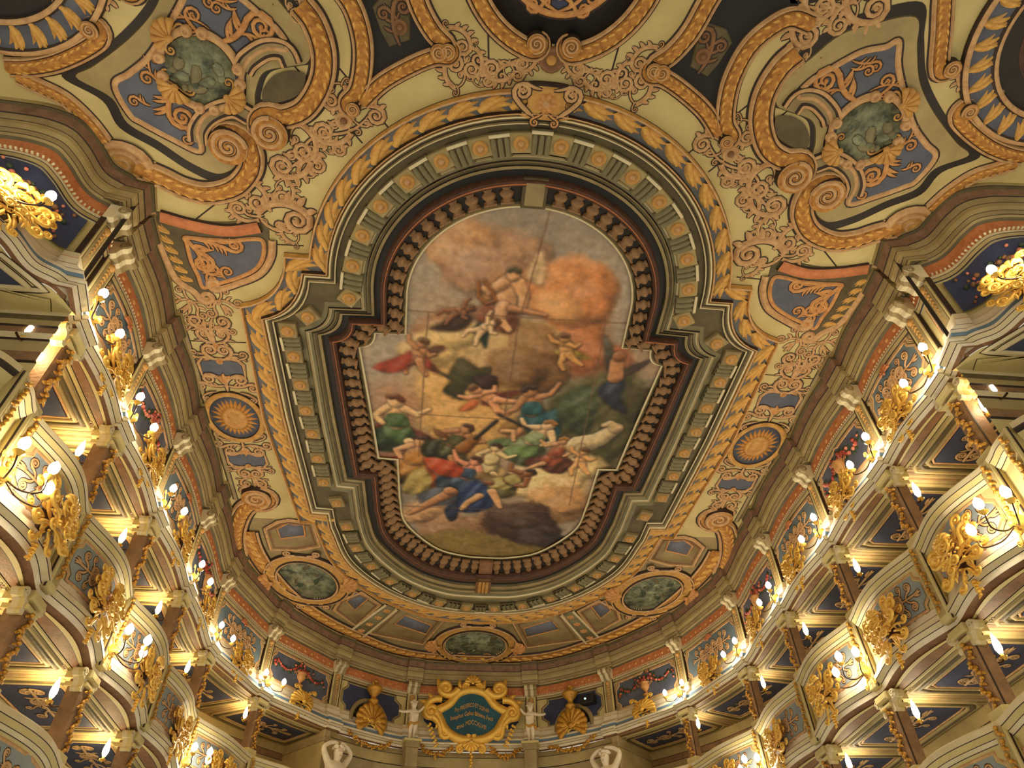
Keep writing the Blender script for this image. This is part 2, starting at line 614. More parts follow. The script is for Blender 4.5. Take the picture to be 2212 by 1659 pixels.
ORD = ['first', 'second', 'third', 'fourth', 'fifth', 'sixth', 'seventh', 'eighth', 'ninth']
def side_of(k_node):
    return 'right' if k_node < 9 else 'left'
def rank_node(k):
    return k if k < 9 else 17 - k

# ------------------------------------------------------------ ceiling
def cmap(sx=1, h=0.0):
    def f(V):
        return np.stack([sx * V[:, 0], V[:, 1], ZC - h - V[:, 2]], 1)
    return f

def cmat(x, y, rot=0.0, h=0.0, s=1.0, flip=False):
    """object matrix for a repeated piece lying on the ceiling (local z points down)"""
    M = Matrix.Translation((x, y, ZC - h)) @ Matrix.Rotation(rot, 4, 'Z') @ Matrix.Diagonal((-s if flip else s, s, -s, 1))
    return M

g = G()
edge = run(range(17), -0.05)
stR = stage_run(1, 0.0)[1:]; stL = stage_run(-1, 0.0)[1:]
outline = np.vstack([[(10.2, -1.5)], stR[::-1], edge, stL, [(-10.2, -1.5)]])
plate(g, outline, 0.0, 0.0, 0)
CEIL = obj('ceiling', mesh('ceiling', g, ['cream'], cmap(), smooth=False))
CEIL['kind'] = 'structure'
CEIL['label'] = 'flat painted opera house ceiling with cream field and scrollwork frames'

def cpart(name, g, mats, sx=1, h=0.0, label=None, parent=None, smooth=True):
    return part(name, g, mats, parent or CEIL, cmap(sx, h), smooth, None, label)

SIDES = (1, -1)

# --- nested frame outlines around the painting (right half, top middle -> bottom middle)
def arc(c, r, a0, a1, n):
    return ellipse(c, r, r, n, a0, a1)
def outline_key(cy, r, notch, bow, chamf, side, low, bottom, cy2=None):
    """segments with fixed sample counts so outlines can be blended"""
    a_end = math.asin(max(-1, min(1, (notch[0][1] - cy) / r))) if abs(notch[0][1] - cy) < r else 0.0
    A = [(r * math.sin(t), cy - r * math.cos(t)) for t in np.linspace(0, PI / 2 + min(0.0, a_end), 25)]
    segs = [resample(np.array(A), 25)]
    segs.append(resample(np.array([A[-1], notch[0]]), 4)[1:])
    segs.append(resample(np.array([notch[0], notch[1]]), 5)[1:])
    p, q = np.array(notch[1]), np.array(chamf)
    t = np.linspace(0, 1, 9)[1:, None]
    c = np.array(bow)
    segs.append((1 - t) ** 2 * p + 2 * (1 - t) * t * c + t ** 2 * q)
    segs.append(resample(np.array([chamf] + side), 17)[1:])
    segs.append(resample(np.array([side[-1], low[0]]), 4)[1:])
    segs.append(resample(np.array([low[0], low[1]]), 6)[1:])
    segs.append(resample(cr([low[1]] + bottom, 8), 29)[1:])
    return np.vstack(segs)
KA = outline_key(9.42, 2.42, [(2.46, 10.45), (3.14, 10.47)], (3.16, 10.9), (3.51, 10.92), [(3.36, 12.9), (3.23, 14.87)], [(2.72, 14.9), (2.70, 16.6)], [(2.55, 17.9), (1.64, 19.2), (0.7, 19.62), (0.0, 19.68)])
KD = outline_key(9.3, 3.45, [(3.45, 9.75), (4.15, 9.78)], (4.2, 10.35), (4.74, 10.5), [(4.70, 13.5), (4.56, 16.35)], [(4.10, 16.4), (4.08, 17.9)], [(3.8, 19.6), (2.7, 21.4), (1.3, 22.35), (0.0, 22.5)])
KF = outline_key(9.22, 4.08, [(4.08, 8.9), (4.56, 8.9)], (4.75, 9.95), (5.57, 10.21), [(5.53, 13.5), (5.33, 17.6)], [(4.86, 17.63), (4.84, 18.3)], [(4.42, 20.4), (3.2, 22.15), (1.6, 23.2), (0.0, 23.46)])
KG = outline_key(9.2, 4.46, [(4.4, 8.5), (4.9, 8.5)], (5.0, 9.65), (6.02, 9.9), [(6.10, 13.58), (5.72, 18.12)], [(5.29, 18.12), (5.24, 18.7)], [(4.9, 20.5), (3.75, 22.4), (1.9, 23.85), (0.0, 24.2)])
KEYS = [KA, KD, KF, KG]
def frame_at(t):
    i = min(2, int(math.floor(t))); u = t - i
    if i == 0 and 0 < u < 1:                       # the bands crowd towards the painting on the far curve
        n = len(KA); e = np.ones(n); e[-29:] = np.linspace(1.0, 1.3, 29) ** .6
        u = np.power(u, e)[:, None]
    return KEYS[i] * (1 - u) + KEYS[i + 1] * u
def full(P):
    """mirror a right half (top->bottom) into a closed loop"""
    L = P[::-1][1:-1] * np.array([-1, 1])
    return np.vstack([P, L])
def frame_band(name, spec, label=None):
    """spec: list of (t, h, material of the strip that follows)"""
    g = G(); mats = []
    for k in range(len(spec) - 1):
        a, b = spec[k], spec[k + 1]
        if a[2] not in mats: mats.append(a[2])
        mi = mats.index(a[2])
        P, Q = full(frame_at(a[0])), full(frame_at(b[0]))
        N = len(P)
        V = np.zeros((2 * N, 3)); V[:N, :2] = P; V[:N, 2] = a[1]; V[N:, :2] = Q; V[N:, 2] = b[1]
        g.add(V, [(i, (i + 1) % N, N + (i + 1) % N, N + i) for i in range(N)], mi)
    return cpart(name, g, mats, label=label, smooth=False)
frame_band('painting_fillet', [(-0.02, .02, 'olive'), (0.0, .07, 'pale'), (.035, .08, 'olive'), (.06, .05, 'dark_olive'), (.085, .05, 'dark_olive'), (.10, .03, 'line')], 'thin olive and cream moulding around the painting')
frame_band('baluster_ground', [(.10, .02, 'shade'), (.43, .02, 'shade')], 'dark ground behind the painted balusters')
frame_band('balustrade_rail', [(.42, .03, 'umber'), (.43, .15, 'umber'), (.47, .19, 'red'), (.485, .17, 'umber'), (.54, .19, 'umber'), (.56, .12, 'umber'), (.57, .04, 'black')], 'dark red-brown balustrade rail')
frame_band('inner_cornice', [(.565, .04, 'black'), (.68, .02, 'dark_olive'), (.70, .07, 'olive'), (.755, .08, 'shade'), (.77, .05, 'dark_olive'), (.815, .06, 'olive'), (.84, .09, 'shade'), (.86, .06, 'green_grey'), (.91, .07, 'pale'), (.93, .10, 'olive'), (.965, .10, 'shade'), (.985, .06, 'green_grey'), (1.02, .05, 'olive')], 'stepped olive mouldings inside the modillion band')
frame_band('modillion_ground', [(1.0, .05, 'green_grey'), (1.12, .05, 'dark_olive'), (1.72, .05, 'dark_olive'), (1.74, .05, 'olive')], 'dark olive ground of the modillion band')
frame_band('outer_cornice', [(1.72, .05, 'dark_olive'), (1.74, .11, 'pale'), (1.775, .12, 'olive'), (1.80, .08, 'shade'), (1.83, .08, 'dark_olive'), (1.87, .09, 'olive'), (1.90, .13, 'pale'), (1.95, .14, 'olive'), (1.97, .1, 'line'), (1.985, .1, 'line')], 'stepped cream and olive mouldings outside the modillion band')
frame_band('leaf_frame', [(1.985, .10, 'ochre'), (2.0, .15, 'tan'), (2.07, .16, 'line'), (2.10, .06, 'slate'), (2.52, .05, 'slate'), (2.89, .06, 'ochre'), (2.91, .15, 'tan'), (2.99, .14, 'ochre'), (3.015, .01, 'line'), (3.04, .006, 'line')], 'gold frame with slate-blue ground and acanthus leaves')

# balusters of the feigned balustrade
def baluster_mesh():
    g = G()
    ys = np.array([0.0, 0.03, 0.06, 0.10, 0.15, 0.20, 0.25, 0.29, 0.32, 0.35, 0.38])
    rr = np.array([0.11, 0.11, 0.075, 0.09, 0.115, 0.125, 0.10, 0.06, 0.075, 0.085, 0.07])
    tube(g, np.stack([np.zeros(11), ys], 1), rr, 0.02, 0.8, 0, 0, 0, 7)
    box(g, -0.115, 0.115, -0.035, 0.02, 0.02, 0.12, 0, .01)
    return mesh('baluster', g, ['baluster'])
BALM = baluster_mesh()
Pm = full(frame_at(0.13)); Qm = full(frame_at(0.40))
Pc = np.vstack([Pm, Pm[:1]]); Qc = np.vstack([Qm, Qm[:1]])
Mid = (Pc + Qc) / 2
Lc = np.concatenate([[0], np.cumsum(np.linalg.norm(np.diff(Mid, axis=0), axis=1))])
nb = int(Lc[-1] / 0.345)
for k in range(nb):
    s = (k + 0.5) * Lc[-1] / nb
    p = np.array([np.interp(s, Lc, Pc[:, j]) for j in (0, 1)]); q = np.array([np.interp(s, Lc, Qc[:, j]) for j in (0, 1)])
    if abs(p[0]) < 0.2: continue
    d = q - p; w = np.linalg.norm(d)
    if w < 0.15: continue
    a = math.atan2(d[1], d[0]) - PI / 2
    M = cmat(p[0], p[1], a, 0.02) @ Matrix.Diagonal((1.12, w / 0.37, 1, 1))
    obj('baluster', BALM, CEIL, M)
# pedestals at top and bottom middle of the balustrade
g = G(); box(g, -.24, .24, 6.35, 6.98, 0.02, .16, 0, .03); box(g, -.18, .18, 6.42, 6.9, .16, .2, 1, .02)
cpart('balustrade_pedestal', g, ['dark_olive', 'olive'])
g = G(); box(g, -.22, .22, 19.85, 21.0, 0.02, .2, 0, .03); box(g, -.3, .3, 20.5, 20.75, .2, .26, 1, .02); box(g, -.26, .26, 21.0, 21.95, 0.02, .12, 0, .03)
for s in (-.12, 0, .12): tube(g, [(s, 20.9), (s, 21.85)], .05, .12, 1, 0, 2, 2)
cpart('balustrade_pedestal', g, ['brown', 'umber', 'ochre'])

# rosette blocks and fluted brackets between them
ROS = [(0.36, 5.68), (1.08, 5.84), (1.77, 6.15), (2.39, 6.61), (2.9, 7.17), (3.28, 7.85), (3.52, 8.6), (3.65, 9.45), (4.58, 10.05), (5.07, 10.5), (5.03, 11.26), (4.99, 12.18), (4.96, 13.08), (4.89, 13.95), (4.86, 14.96), (4.80, 16.0), (4.52, 16.97), (4.33, 18.17), (4.11, 19.35), (3.7, 20.4), (3.12, 21.32), (2.38, 22.1), (1.46, 22.7), (0.5, 22.98)]
g = G(); box(g, -.21, .21, -.19, .19, 0, .10, 0, .02); BLK = mesh('rosette_block', g, ['olive'], smooth=False)
g = G(); box(g, -.21, .21, -.19, .19, 0, .10, 0, .02); BLK2 = mesh('rosette_block', g, ['khaki'], smooth=False)
g = G(); rosette(g, (0, 0), .145, 0, 1, .10); ROSM = mesh('rosette', g, ['ochre', 'tan'])
g = G()
box(g, -.2, .2, -.24, .24, 0, .08, 0, .02)
for u in (-.12, 0, .12):
    tube(g, [(u, .23), (u, .1), (u, -.08), (u, -.15)], np.array([.05, .06, .055, .03]), .08, 1.3, 0, 1, 1, 5)
box(g, -.19, .19, -.22, -.16, .08, .13, 2, .01)
BRK = mesh('fluted_bracket', g, ['dark_olive', 'green_grey', 'pale'])
rp = np.array(ROS)
def tang(pts, i):
    a = pts[max(0, i - 1)]; b = pts[min(len(pts) - 1, i + 1)]
    if i == 0: a = pts[0] * np.array([-1, 1])
    if i == len(pts) - 1: b = pts[-1] * np.array([-1, 1])
    return math.atan2(b[1] - a[1], b[0] - a[0])
for sx in SIDES:
    for i, p in enumerate(rp):
        a = tang(rp, i)
        if 9 <= i <= 15: a = PI / 2
        if i == 8: a = PI / 5
        a = a if sx > 0 else PI - a
        near = p[1] < 9 or p[1] > 13
        b = obj('rosette_block', BLK2 if p[1] < 10 else BLK, CEIL, cmat(sx * p[0], p[1], a, .05))
        obj('rosette', ROSM, b)
    mids = [(rp[i] + rp[i + 1]) / 2 for i in range(len(rp) - 1) if i not in (7, 8, 15, 16)]
    idx = [i for i in range(len(rp) - 1) if i not in (7, 8, 15, 16)]
    for i, p in zip(idx, mids):
        d = rp[i + 1] - rp[i]; a = math.atan2(d[1], d[0])
        # flutes point to the painting
        M = cmat(sx * p[0], p[1], (a if sx > 0 else PI - a) + (0 if sx > 0 else PI), .05)
        obj('fluted_bracket', BRK, CEIL, M @ Matrix.Diagonal((min(1.25, np.linalg.norm(d) / .74), 1, 1, 1)))
for p, a in (((0, 5.64), 0), ((0, 23.03), PI)):
    obj('fluted_bracket', BRK, CEIL, cmat(p[0], p[1], a, .05))

# acanthus leaves wound along the gold frame
def leaf_mesh(flip):
    g = G()
    s = -1 if flip else 1
    for k, (a, l, w) in enumerate(((-0.55, .30, .055), (-.2, .40, .065), (.12, .44, .065), (.45, .38, .06), (.85, .27, .05))):
        q = (s * math.sin(a + .35) * l + s * .02, -.20 + math.cos(a * .9) * l)
        leaflet(g, (s * -.06, -.2), q, w, 0, k % 2, 0, 0.0, .8, .2 * s)
    tube(g, [(s * -.10, -.22), (s * -.02, -.02), (s * .12, .2)], np.array([.05, .055, .02]), .02, 1.0, 0, 1, 1, 5)
    return mesh('frame_leaf', g, ['ochre', 'goldleaf'])
LEAF = {1: leaf_mesh(False), -1: leaf_mesh(True)}
for sx in SIDES:
    P = frame_at(2.5)
    L = np.concatenate([[0], np.cumsum(np.linalg.norm(np.diff(P, axis=0), axis=1))])
    n = int(L[-1] / 0.56)
    NR = normals(P)
    for k in range(n):
        s = (k + .6) * L[-1] / n
        p = [np.interp(s, L, P[:, j]) for j in (0, 1)]
        q = [np.interp(s + .1, L, P[:, j]) for j in (0, 1)]; r = [np.interp(s - .1, L, P[:, j]) for j in (0, 1)]
        a = math.atan2(q[1] - r[1], (q[0] - r[0]))
        wl = np.interp(s, L, np.linalg.norm(frame_at(2.9) - frame_at(2.1), axis=1))
        a = a if sx > 0 else PI - a
        obj('frame_leaf', LEAF[sx], CEIL, cmat(sx * p[0], p[1], a, .05, 1.0) @ Matrix.Rotation(-0.55 * sx, 4, 'Z') @ Matrix.Diagonal((1.28, 1.15 * min(1.5, max(.8, wl / .38)), 1, 1)) @ Matrix.Translation((sx * -.03, -.02, 0)))
# knot at the head of the gold frame
g = G()
plate(g, cr([(-.42, 4.66), (0, 4.6), (.42, 4.66), (.36, 4.95), (.46, 5.2), (0, 5.26), (-.46, 5.2), (-.36, 4.95)], 4, True), .02, .15, 0, .04, 2)
rosette(g, (0, 4.93), .19, 1, 3, .15, petals=8)
for s in (-1, 1):
    curl(g, (s * .2, 5.17), (s * .55, 4.86), .1 * s, .16, -s, .05, None, 1.6, .02, 3, 2, .15)
    curl(g, (s * .1, 4.7), (s * .36, 4.62), .1 * s, .1, s, .04, None, 1.3, .02, 3, 2, .15)
    curl(g, (s * .05, 5.1), (s * .2, 5.2), .1 * s, .08, s, .035, None, 1.3, .02, 1, 2, .15)
cpart('frame_knot', g, ['ochre', 'orange', 'line', 'tan'])

# ------------------------------------------------------------ the ceiling painting (flat picture, painted per vertex)
def vnoise(x, y, cell, seed):
    r = np.random.default_rng(seed)
    T = r.random((64, 64))
    u = x / cell; v = y / cell
    i = np.floor(u).astype(int); j = np.floor(v).astype(int)
    a = u - i; b = v - j
    a = a * a * (3 - 2 * a); b = b * b * (3 - 2 * b)
    f = lambda p, q: T[p % 64, q % 64]
    return (f(i, j) * (1 - a) + f(i + 1, j) * a) * (1 - b) + (f(i, j + 1) * (1 - a) + f(i + 1, j + 1) * a) * b
def fbm(x, y, cell, seed, o=4):
    s = 0; w = 1; t = 0
    for k in range(o):
        s = s + w * vnoise(x, y, cell / 2 ** k, seed + k); t += w; w *= .55
    return s / t
def in_poly(X, Y, P):
    c = np.zeros(X.shape, bool)
    x0, y0 = P[-1]
    for x1, y1 in P:
        cond = ((y1 > Y) != (y0 > Y))
        if y1 != y0:
            c ^= cond & (X < (x0 - x1) * (Y - y1) / (y0 - y1) + x1)
        x0, y0 = x1, y1
    return c
def seg_dist(X, Y, a, b):
    dx, dy = b[0] - a[0], b[1] - a[1]
    L = dx * dx + dy * dy + 1e-12
    t = np.clip(((X - a[0]) * dx + (Y - a[1]) * dy) / L, 0, 1)
    return np.hypot(X - a[0] - t * dx, Y - a[1] - t * dy), t

class Canvas:
    def __init__(s, x0, x1, y0, y1, st, base):
        s.xs = np.arange(x0, x1 + st, st); s.ys = np.arange(y0, y1 + st, st)
        s.X, s.Y = np.meshgrid(s.xs, s.ys); s.st = st
        s.C = np.zeros(s.X.shape + (3,)); s.C[:] = base
        s.wx = (fbm(s.X, s.Y, .5, 31) - .5); s.wy = (fbm(s.X, s.Y, .5, 47) - .5)
        s.stroke = fbm(s.X * .6 + s.Y * .5, s.Y * .9 - s.X * .6, .22, 77, 3)
        s.fold = np.sin((s.X * 1.2 + s.Y * .7) * 11 + 9 * fbm(s.X, s.Y, .9, 91))
    def _win(s, lo, hi):
        i0, i1 = np.searchsorted(s.xs, lo[0]), np.searchsorted(s.xs, hi[0])
        j0, j1 = np.searchsorted(s.ys, lo[1]), np.searchsorted(s.ys, hi[1])
        return slice(max(0, j0), j1 + 1), slice(max(0, i0), i1 + 1)
    def mass(s, pts, col, soft=.12, warp=.25, vol=.45, fold=0.0, alpha=1.0, smooth=True):
        """closed shape with soft edge and rounded modelling"""
        P = cr(pts, 6, True) if smooth else np.asarray(pts, float)
        pad = .5 + soft
        w = s._win(P.min(0) - pad, P.max(0) + pad)
        X = s.X[w] + s.wx[w] * warp; Y = s.Y[w] + s.wy[w] * warp
        if X.size == 0: return
        D = np.full(X.shape, 1e9)
        for a, b in zip(P, np.roll(P, -1, 0)):
            d, _ = seg_dist(X, Y, a, b); D = np.minimum(D, d)
        ins = in_poly(X, Y, P)
        sd = np.where(ins, D, -D)
        if soft < .1:
            hl = np.clip((sd + .10) / .13, 0, 1)[..., None] * .4
            s.C[w] = s.C[w] * (1 - hl) + s.C[w] * np.array([.5, .42, .38]) * hl
        al = np.clip(sd / soft * .5 + .5, 0, 1)
        al = al * al * (3 - 2 * al) * alpha
        c = P.mean(0); ext = np.abs(P - c).max() + 1e-6
        lit = np.clip(((c[0] - X) * .5 + (c[1] - Y) * .85) / ext, -1, 1)
        rim = np.clip(D / (ext * .45), 0, 1)
        sh = 1 + vol * (lit * .55 + (rim - .6) * .35) + (s.stroke[w] - .5) * .3
        if fold: sh = sh + fold * s.fold[w]
        col = np.array(col, float)
        t = np.clip(sh, .3, 1.6)[..., None]
        out = np.where(t > 1, col + (255 - col) * (t - 1) * .55, col * t)
        s.C[w] = s.C[w] * (1 - al[..., None]) + out * al[..., None]
    def limb(s, pts, r, col, vol=.5, soft=.035):
        """tapering rounded stroke through points"""
        P = np.asarray(pts, float); r = np.linspace(r[0], r[1], len(P)) if not np.isscalar(r) else np.full(len(P), r)
        pad = r.max() + soft * 2
        w = s._win(P.min(0) - pad, P.max(0) + pad)
        X = s.X[w] + s.wx[w] * .05; Y = s.Y[w] + s.wy[w] * .05
        if X.size == 0: return
        best = np.full(X.shape, -1e9); bx = np.zeros(X.shape)
        for k in range(len(P) - 1):
            d, t = seg_dist(X, Y, P[k], P[k + 1])
            rr = r[k] * (1 - t) + r[k + 1] * t
            v = rr - d
            cx = P[k, 0] + t * (P[k + 1, 0] - P[k, 0]); cy = P[k, 1] + t * (P[k + 1, 1] - P[k, 1])
            sh = np.clip(((cx - X) * .5 + (cy - Y) * .8) / (rr + 1e-6), -1, 1)
            up = v > best; best = np.where(up, v, best); bx = np.where(up, sh, bx)
        halo = np.clip((best + .07) / .09, 0, 1)[..., None] * .5 * (vol > 0)
        s.C[w] = s.C[w] * (1 - halo) + s.C[w] * np.array([.42, .34, .30]) * halo
        al = np.clip(best / soft * .5 + .5, 0, 1)[..., None]
        col = np.array(col, float)
        t = np.clip(1 + vol * bx + (s.stroke[w] - .5) * .2, .35, 1.5)[..., None]
        out = np.where(t > 1, col + (255 - col) * (t - 1) * .5, col * t)
        s.C[w] = s.C[w] * (1 - al) + out * al
    def mesh(s, name, clip, mat_name, fn):
        X, Y = s.X, s.Y
        keep = in_poly(X, Y, clip)
        kc = keep[:-1, :-1] | keep[1:, :-1] | keep[:-1, 1:] | keep[1:, 1:]
        ny, nx = X.shape
        idx = np.full(nx * ny, -1)
        j, i = np.nonzero(kc)
        q = np.stack([j * nx + i, j * nx + i + 1, (j + 1) * nx + i + 1, (j + 1) * nx + i], 1)
        used = np.unique(q); idx[used] = np.arange(len(used))
        V = fn(np.stack([X.ravel()[used], Y.ravel()[used], np.zeros(len(used))], 1))
        me = bpy.data.meshes.new(name)
        me.from_pydata(V.tolist(), [], idx[q].tolist())
        at = me.color_attributes.new('paint', 'FLOAT_COLOR', 'POINT')
        c = np.clip(s.C.reshape(-1, 3)[used], 0, 255) / 255
        c = np.where(c <= .04045, c / 12.92, ((c + .055) / 1.055) ** 2.4)
        at.data.foreach_set('color', np.hstack([c, np.ones((len(c), 1))]).ravel().astype(np.float32))
        me.materials.append(MATS[mat_name]); me.update()
        return me

CV = Canvas(-3.75, 3.75, 6.8, 19.9, 0.025, (158, 142, 122))
X, Y = CV.X, CV.Y
nz = fbm(X, Y, 2.2, 5)
CV.C *= (0.82 + .36 * nz)[..., None]
warm = np.clip(fbm(X, Y, 1.7, 15) * 2.2 - .95, 0, 1)[..., None] * .45
CV.C = CV.C * (1 - warm) + np.array([206, 150, 100]) * warm
M_ = CV.mass; L_ = CV.limb
CLD = (230, 194, 128); ORA = (206, 132, 74); SKN = (214, 160, 110); SK2 = (190, 132, 86); BRN = (118, 82, 50); DRK = (70, 50, 36)
def cloud(poly, col, dark, n=10, r=(.35, .7), seed=1):
    """heap of rounded puffs inside an outline, lit from the upper left"""
    P = cr(poly, 5, True); q = random.Random(seed)
    lo, hi = P.min(0), P.max(0)
    M_(poly, tuple(.55 * a + .45 * b for a, b in zip(col, dark)), .18, .45, .5)
    pts = []
    while len(pts) < n:
        p = (q.uniform(lo[0], hi[0]), q.uniform(lo[1], hi[1]))
        if in_poly(np.array([p[0]]), np.array([p[1]]), P)[0]: pts.append(p)
    pts.sort(key=lambda p: p[1] * .8 - p[0] * .3)
    for p in pts:
        t = ((p[0] - lo[0]) * .4 + (p[1] - lo[1]) * .8) / ((hi[0] - lo[0]) * .4 + (hi[1] - lo[1]) * .8)
        rr = q.uniform(*r); k = min(1, max(0, t * 1.1 - .1))
        c = tuple(a * (1 - k) + b * k for a, b in zip(col, dark))
        M_(ellipse(p, rr * 1.15, rr * .85, 9), c, .14, .4, .85, alpha=.9)
# clouds and light
cloud([(-1.77, 7.94), (-1.46, 7.59), (-0.93, 7.87), (-0.44, 7.61), (-0.24, 8.26), (-0.68, 8.77), (-1.36, 8.71)], (206, 152, 98), (168, 128, 100), 7, (.4, .8), 3)
cloud([(0.34, 8.68), (0.81, 8.52), (1.47, 8.89), (2.06, 9.81), (2.17, 11.01), (1.57, 11.37), (0.93, 10.39), (0.33, 9.43)], (214, 142, 84), (176, 106, 66), 12, (.4, .8), 4)
M_([(0.25, 9.18), (0.64, 9.02), (1.23, 9.29), (1.36, 9.73), (0.74, 9.79)], (222, 160, 100), .12, .3, .4)
M_([(-2.18, 10.03), (-1.63, 9.75), (-1.21, 9.95), (-1.29, 10.5), (-1.92, 10.77), (-2.34, 10.45)], (168, 122, 84), .2, .4, .4)
cloud([(-2.02, 10.71), (-1.62, 10.19), (-0.78, 10.21), (0.03, 9.98), (0.82, 10.4), (1.09, 11.18), (0.57, 11.88), (-0.67, 12.03), (-1.69, 11.75), (-2.07, 11.29)], (236, 200, 132), (150, 108, 62), 16, (.4, .75), 5)
cloud([(0.05, 10.18), (0.5, 9.94), (1.0, 10.52), (1.06, 11.33), (0.56, 11.84), (-0.16, 11.94), (0.08, 10.96)], (176, 128, 76), (112, 76, 44), 8, (.35, .6), 6)
M_([(-2.13, 11.45), (-1.13, 11.75), (0.03, 12.21), (0.31, 13.94), (-0.48, 14.98), (-1.87, 14.79), (-2.18, 13.06)], (222, 170, 98), .45, .5, .3, alpha=.9)
M_([(-3.36, 12.33), (-2.57, 12.1), (-2.12, 12.72), (-2.36, 13.79), (-3.09, 14.22)], (190, 132, 90), .5, .5, .3, alpha=.7)
cloud([(-3.33, 14.91), (-2.85, 14.29), (-1.87, 14.31), (-1.49, 14.76), (-2.5, 15.34)], (176, 124, 92), (110, 72, 54), 6, (.3, .5), 11)
# dark hill and trees at right
M_([(0.95, 12.64), (1.57, 11.76), (2.16, 11.24), (2.68, 11.05), (3.32, 11.62), (3.43, 13.14), (3.32, 14.68), (2.5, 15.15), (1.56, 14.03)], (92, 84, 48), .25, .5, .4, .08)
M_([(2.65, 11.99), (3.04, 11.64), (3.45, 11.93), (3.49, 13.13), (2.94, 12.82)], (74, 64, 36), .12, .6, .5)
# lower clouds
cloud([(0.96, 15.28), (1.67, 14.81), (2.44, 15.16), (2.71, 16.34), (2.23, 17.19), (1.27, 16.79)], (246, 214, 150), (190, 140, 86), 9, (.4, .8), 7)
cloud([(1.46, 16.1), (2.43, 15.91), (2.74, 16.91), (1.95, 17.7), (1.3, 17.03)], (226, 174, 112), (150, 106, 68), 6, (.35, .6), 8)
cloud([(-2.52, 17.32), (-1.44, 17.0), (-0.86, 17.67), (-0.06, 17.25), (0.29, 18.08), (-0.81, 18.8), (-1.96, 18.5)], (212, 164, 116), (124, 86, 60), 10, (.35, .65), 9)
cloud([(-0.19, 17.38), (0.85, 16.71), (1.6, 17.24), (2.02, 18.2), (1.54, 19.03), (0.64, 18.83), (0.02, 18.35)], (104, 74, 56), (44, 30, 28), 9, (.4, .7), 10)
M_([(-2.18, 18.91), (-0.84, 18.16), (0.33, 18.59), (1.69, 19.07), (2.43, 18.56), (1.47, 19.72), (-0.15, 20.13), (-1.36, 19.79)], (136, 112, 60), .15, .3, .3)
# seated crowned youth with a lyre on the upper cloud
M_([(0.05, 8.7), (0.14, 8.23), (0.33, 8.01), (0.47, 8.55), (0.43, 8.85), (0.21, 8.81)], (214, 176, 130), .08, .1, .4, .1)
M_([(-0.83, 9.4), (-0.68, 8.77), (-0.22, 8.43), (0.01, 8.83), (-0.44, 9.24)], (180, 128, 80), .1, .1, .4, .1)
M_([(-1.02, 9.67), (-0.53, 9.4), (-0.12, 9.53), (0.08, 9.98), (-0.25, 10.28), (-0.79, 10.05)], (140, 84, 54), .08, .1, .5, .12)
L_([(-0.27, 8.91), (-0.33, 9.23), (-0.27, 9.48)], (.28, .22), SKN)
L_([(-0.42, 8.89), (-0.67, 9.11), (-0.81, 9.04)], (.15, .08), SKN)
L_([(-0.08, 8.86), (0.07, 9.19), (0.07, 9.58)], (.15, .09), SKN)
L_([(-0.37, 9.51), (-0.41, 9.88), (-0.16, 10.16)], (.17, .08), SKN)
L_([(-0.17, 9.53), (0.2, 9.59), (0.6, 9.66)], (.1, .05), SK2)
L_([(-0.22, 8.63), (-0.2, 8.69)], (.14, .12), SKN)
L_([(-0.3, 8.53), (-0.22, 8.49), (-0.12, 8.54)], .06, (84, 74, 44))
L_([(-0.95, 8.85), (-0.9, 9.28), (-0.73, 9.45), (-0.54, 9.35), (-0.64, 9.07), (-0.82, 8.84)], .035, (150, 92, 44))
M_([(-1.92, 10.28), (-1.57, 9.98), (-1.22, 9.71), (-1.01, 9.93), (-1.3, 10.26)], DRK, .08, .1, .4)
def putto(p, s=1.0, a=0.0, skin=SKN, wing=None, drape=None):
    """small winged child, generic, about 1.1 m long on the canvas"""
    s = s * .84
    ca, sa = math.cos(a), math.sin(a)
    T = lambda q: (p[0] + s * (q[0] * ca - q[1] * sa), p[1] + s * (q[0] * sa + q[1] * ca))
    TT = lambda qs: [T(q) for q in qs]
    if drape: M_(TT([(-.3, .1), (.1, .0), (.5, .3), (.75, .55), (.3, .5), (-.1, .4)]), drape, .07, .1, .5, .12)
    if wing: M_(TT([(.1, -.1), (.4, -.45), (.6, -.4), (.45, -.1), (.2, .05)]), wing, .06, .1, .4)
    L_(TT([(0, -.1), (.03, .25)]), (.19 * s, .2 * s), skin)
    L_(TT([(-.08, -.15), (-.35, -.3), (-.45, -.5)]), (.09 * s, .06 * s), skin)
    L_(TT([(.08, -.12), (.3, .02), (.42, -.08)]), (.09 * s, .06 * s), skin)
    L_(TT([(-.05, .3), (-.2, .6), (-.1, .88)]), (.13 * s, .06 * s), skin)
    L_(TT([(.1, .3), (.25, .55), (.45, .75)]), (.13 * s, .06 * s), skin)
    L_(TT([(0, -.36), (0, -.33)]), (.15 * s, .14 * s), skin)
    L_(TT([(-.04, -.46), (.06, -.45)]), .09 * s, (110, 72, 40))
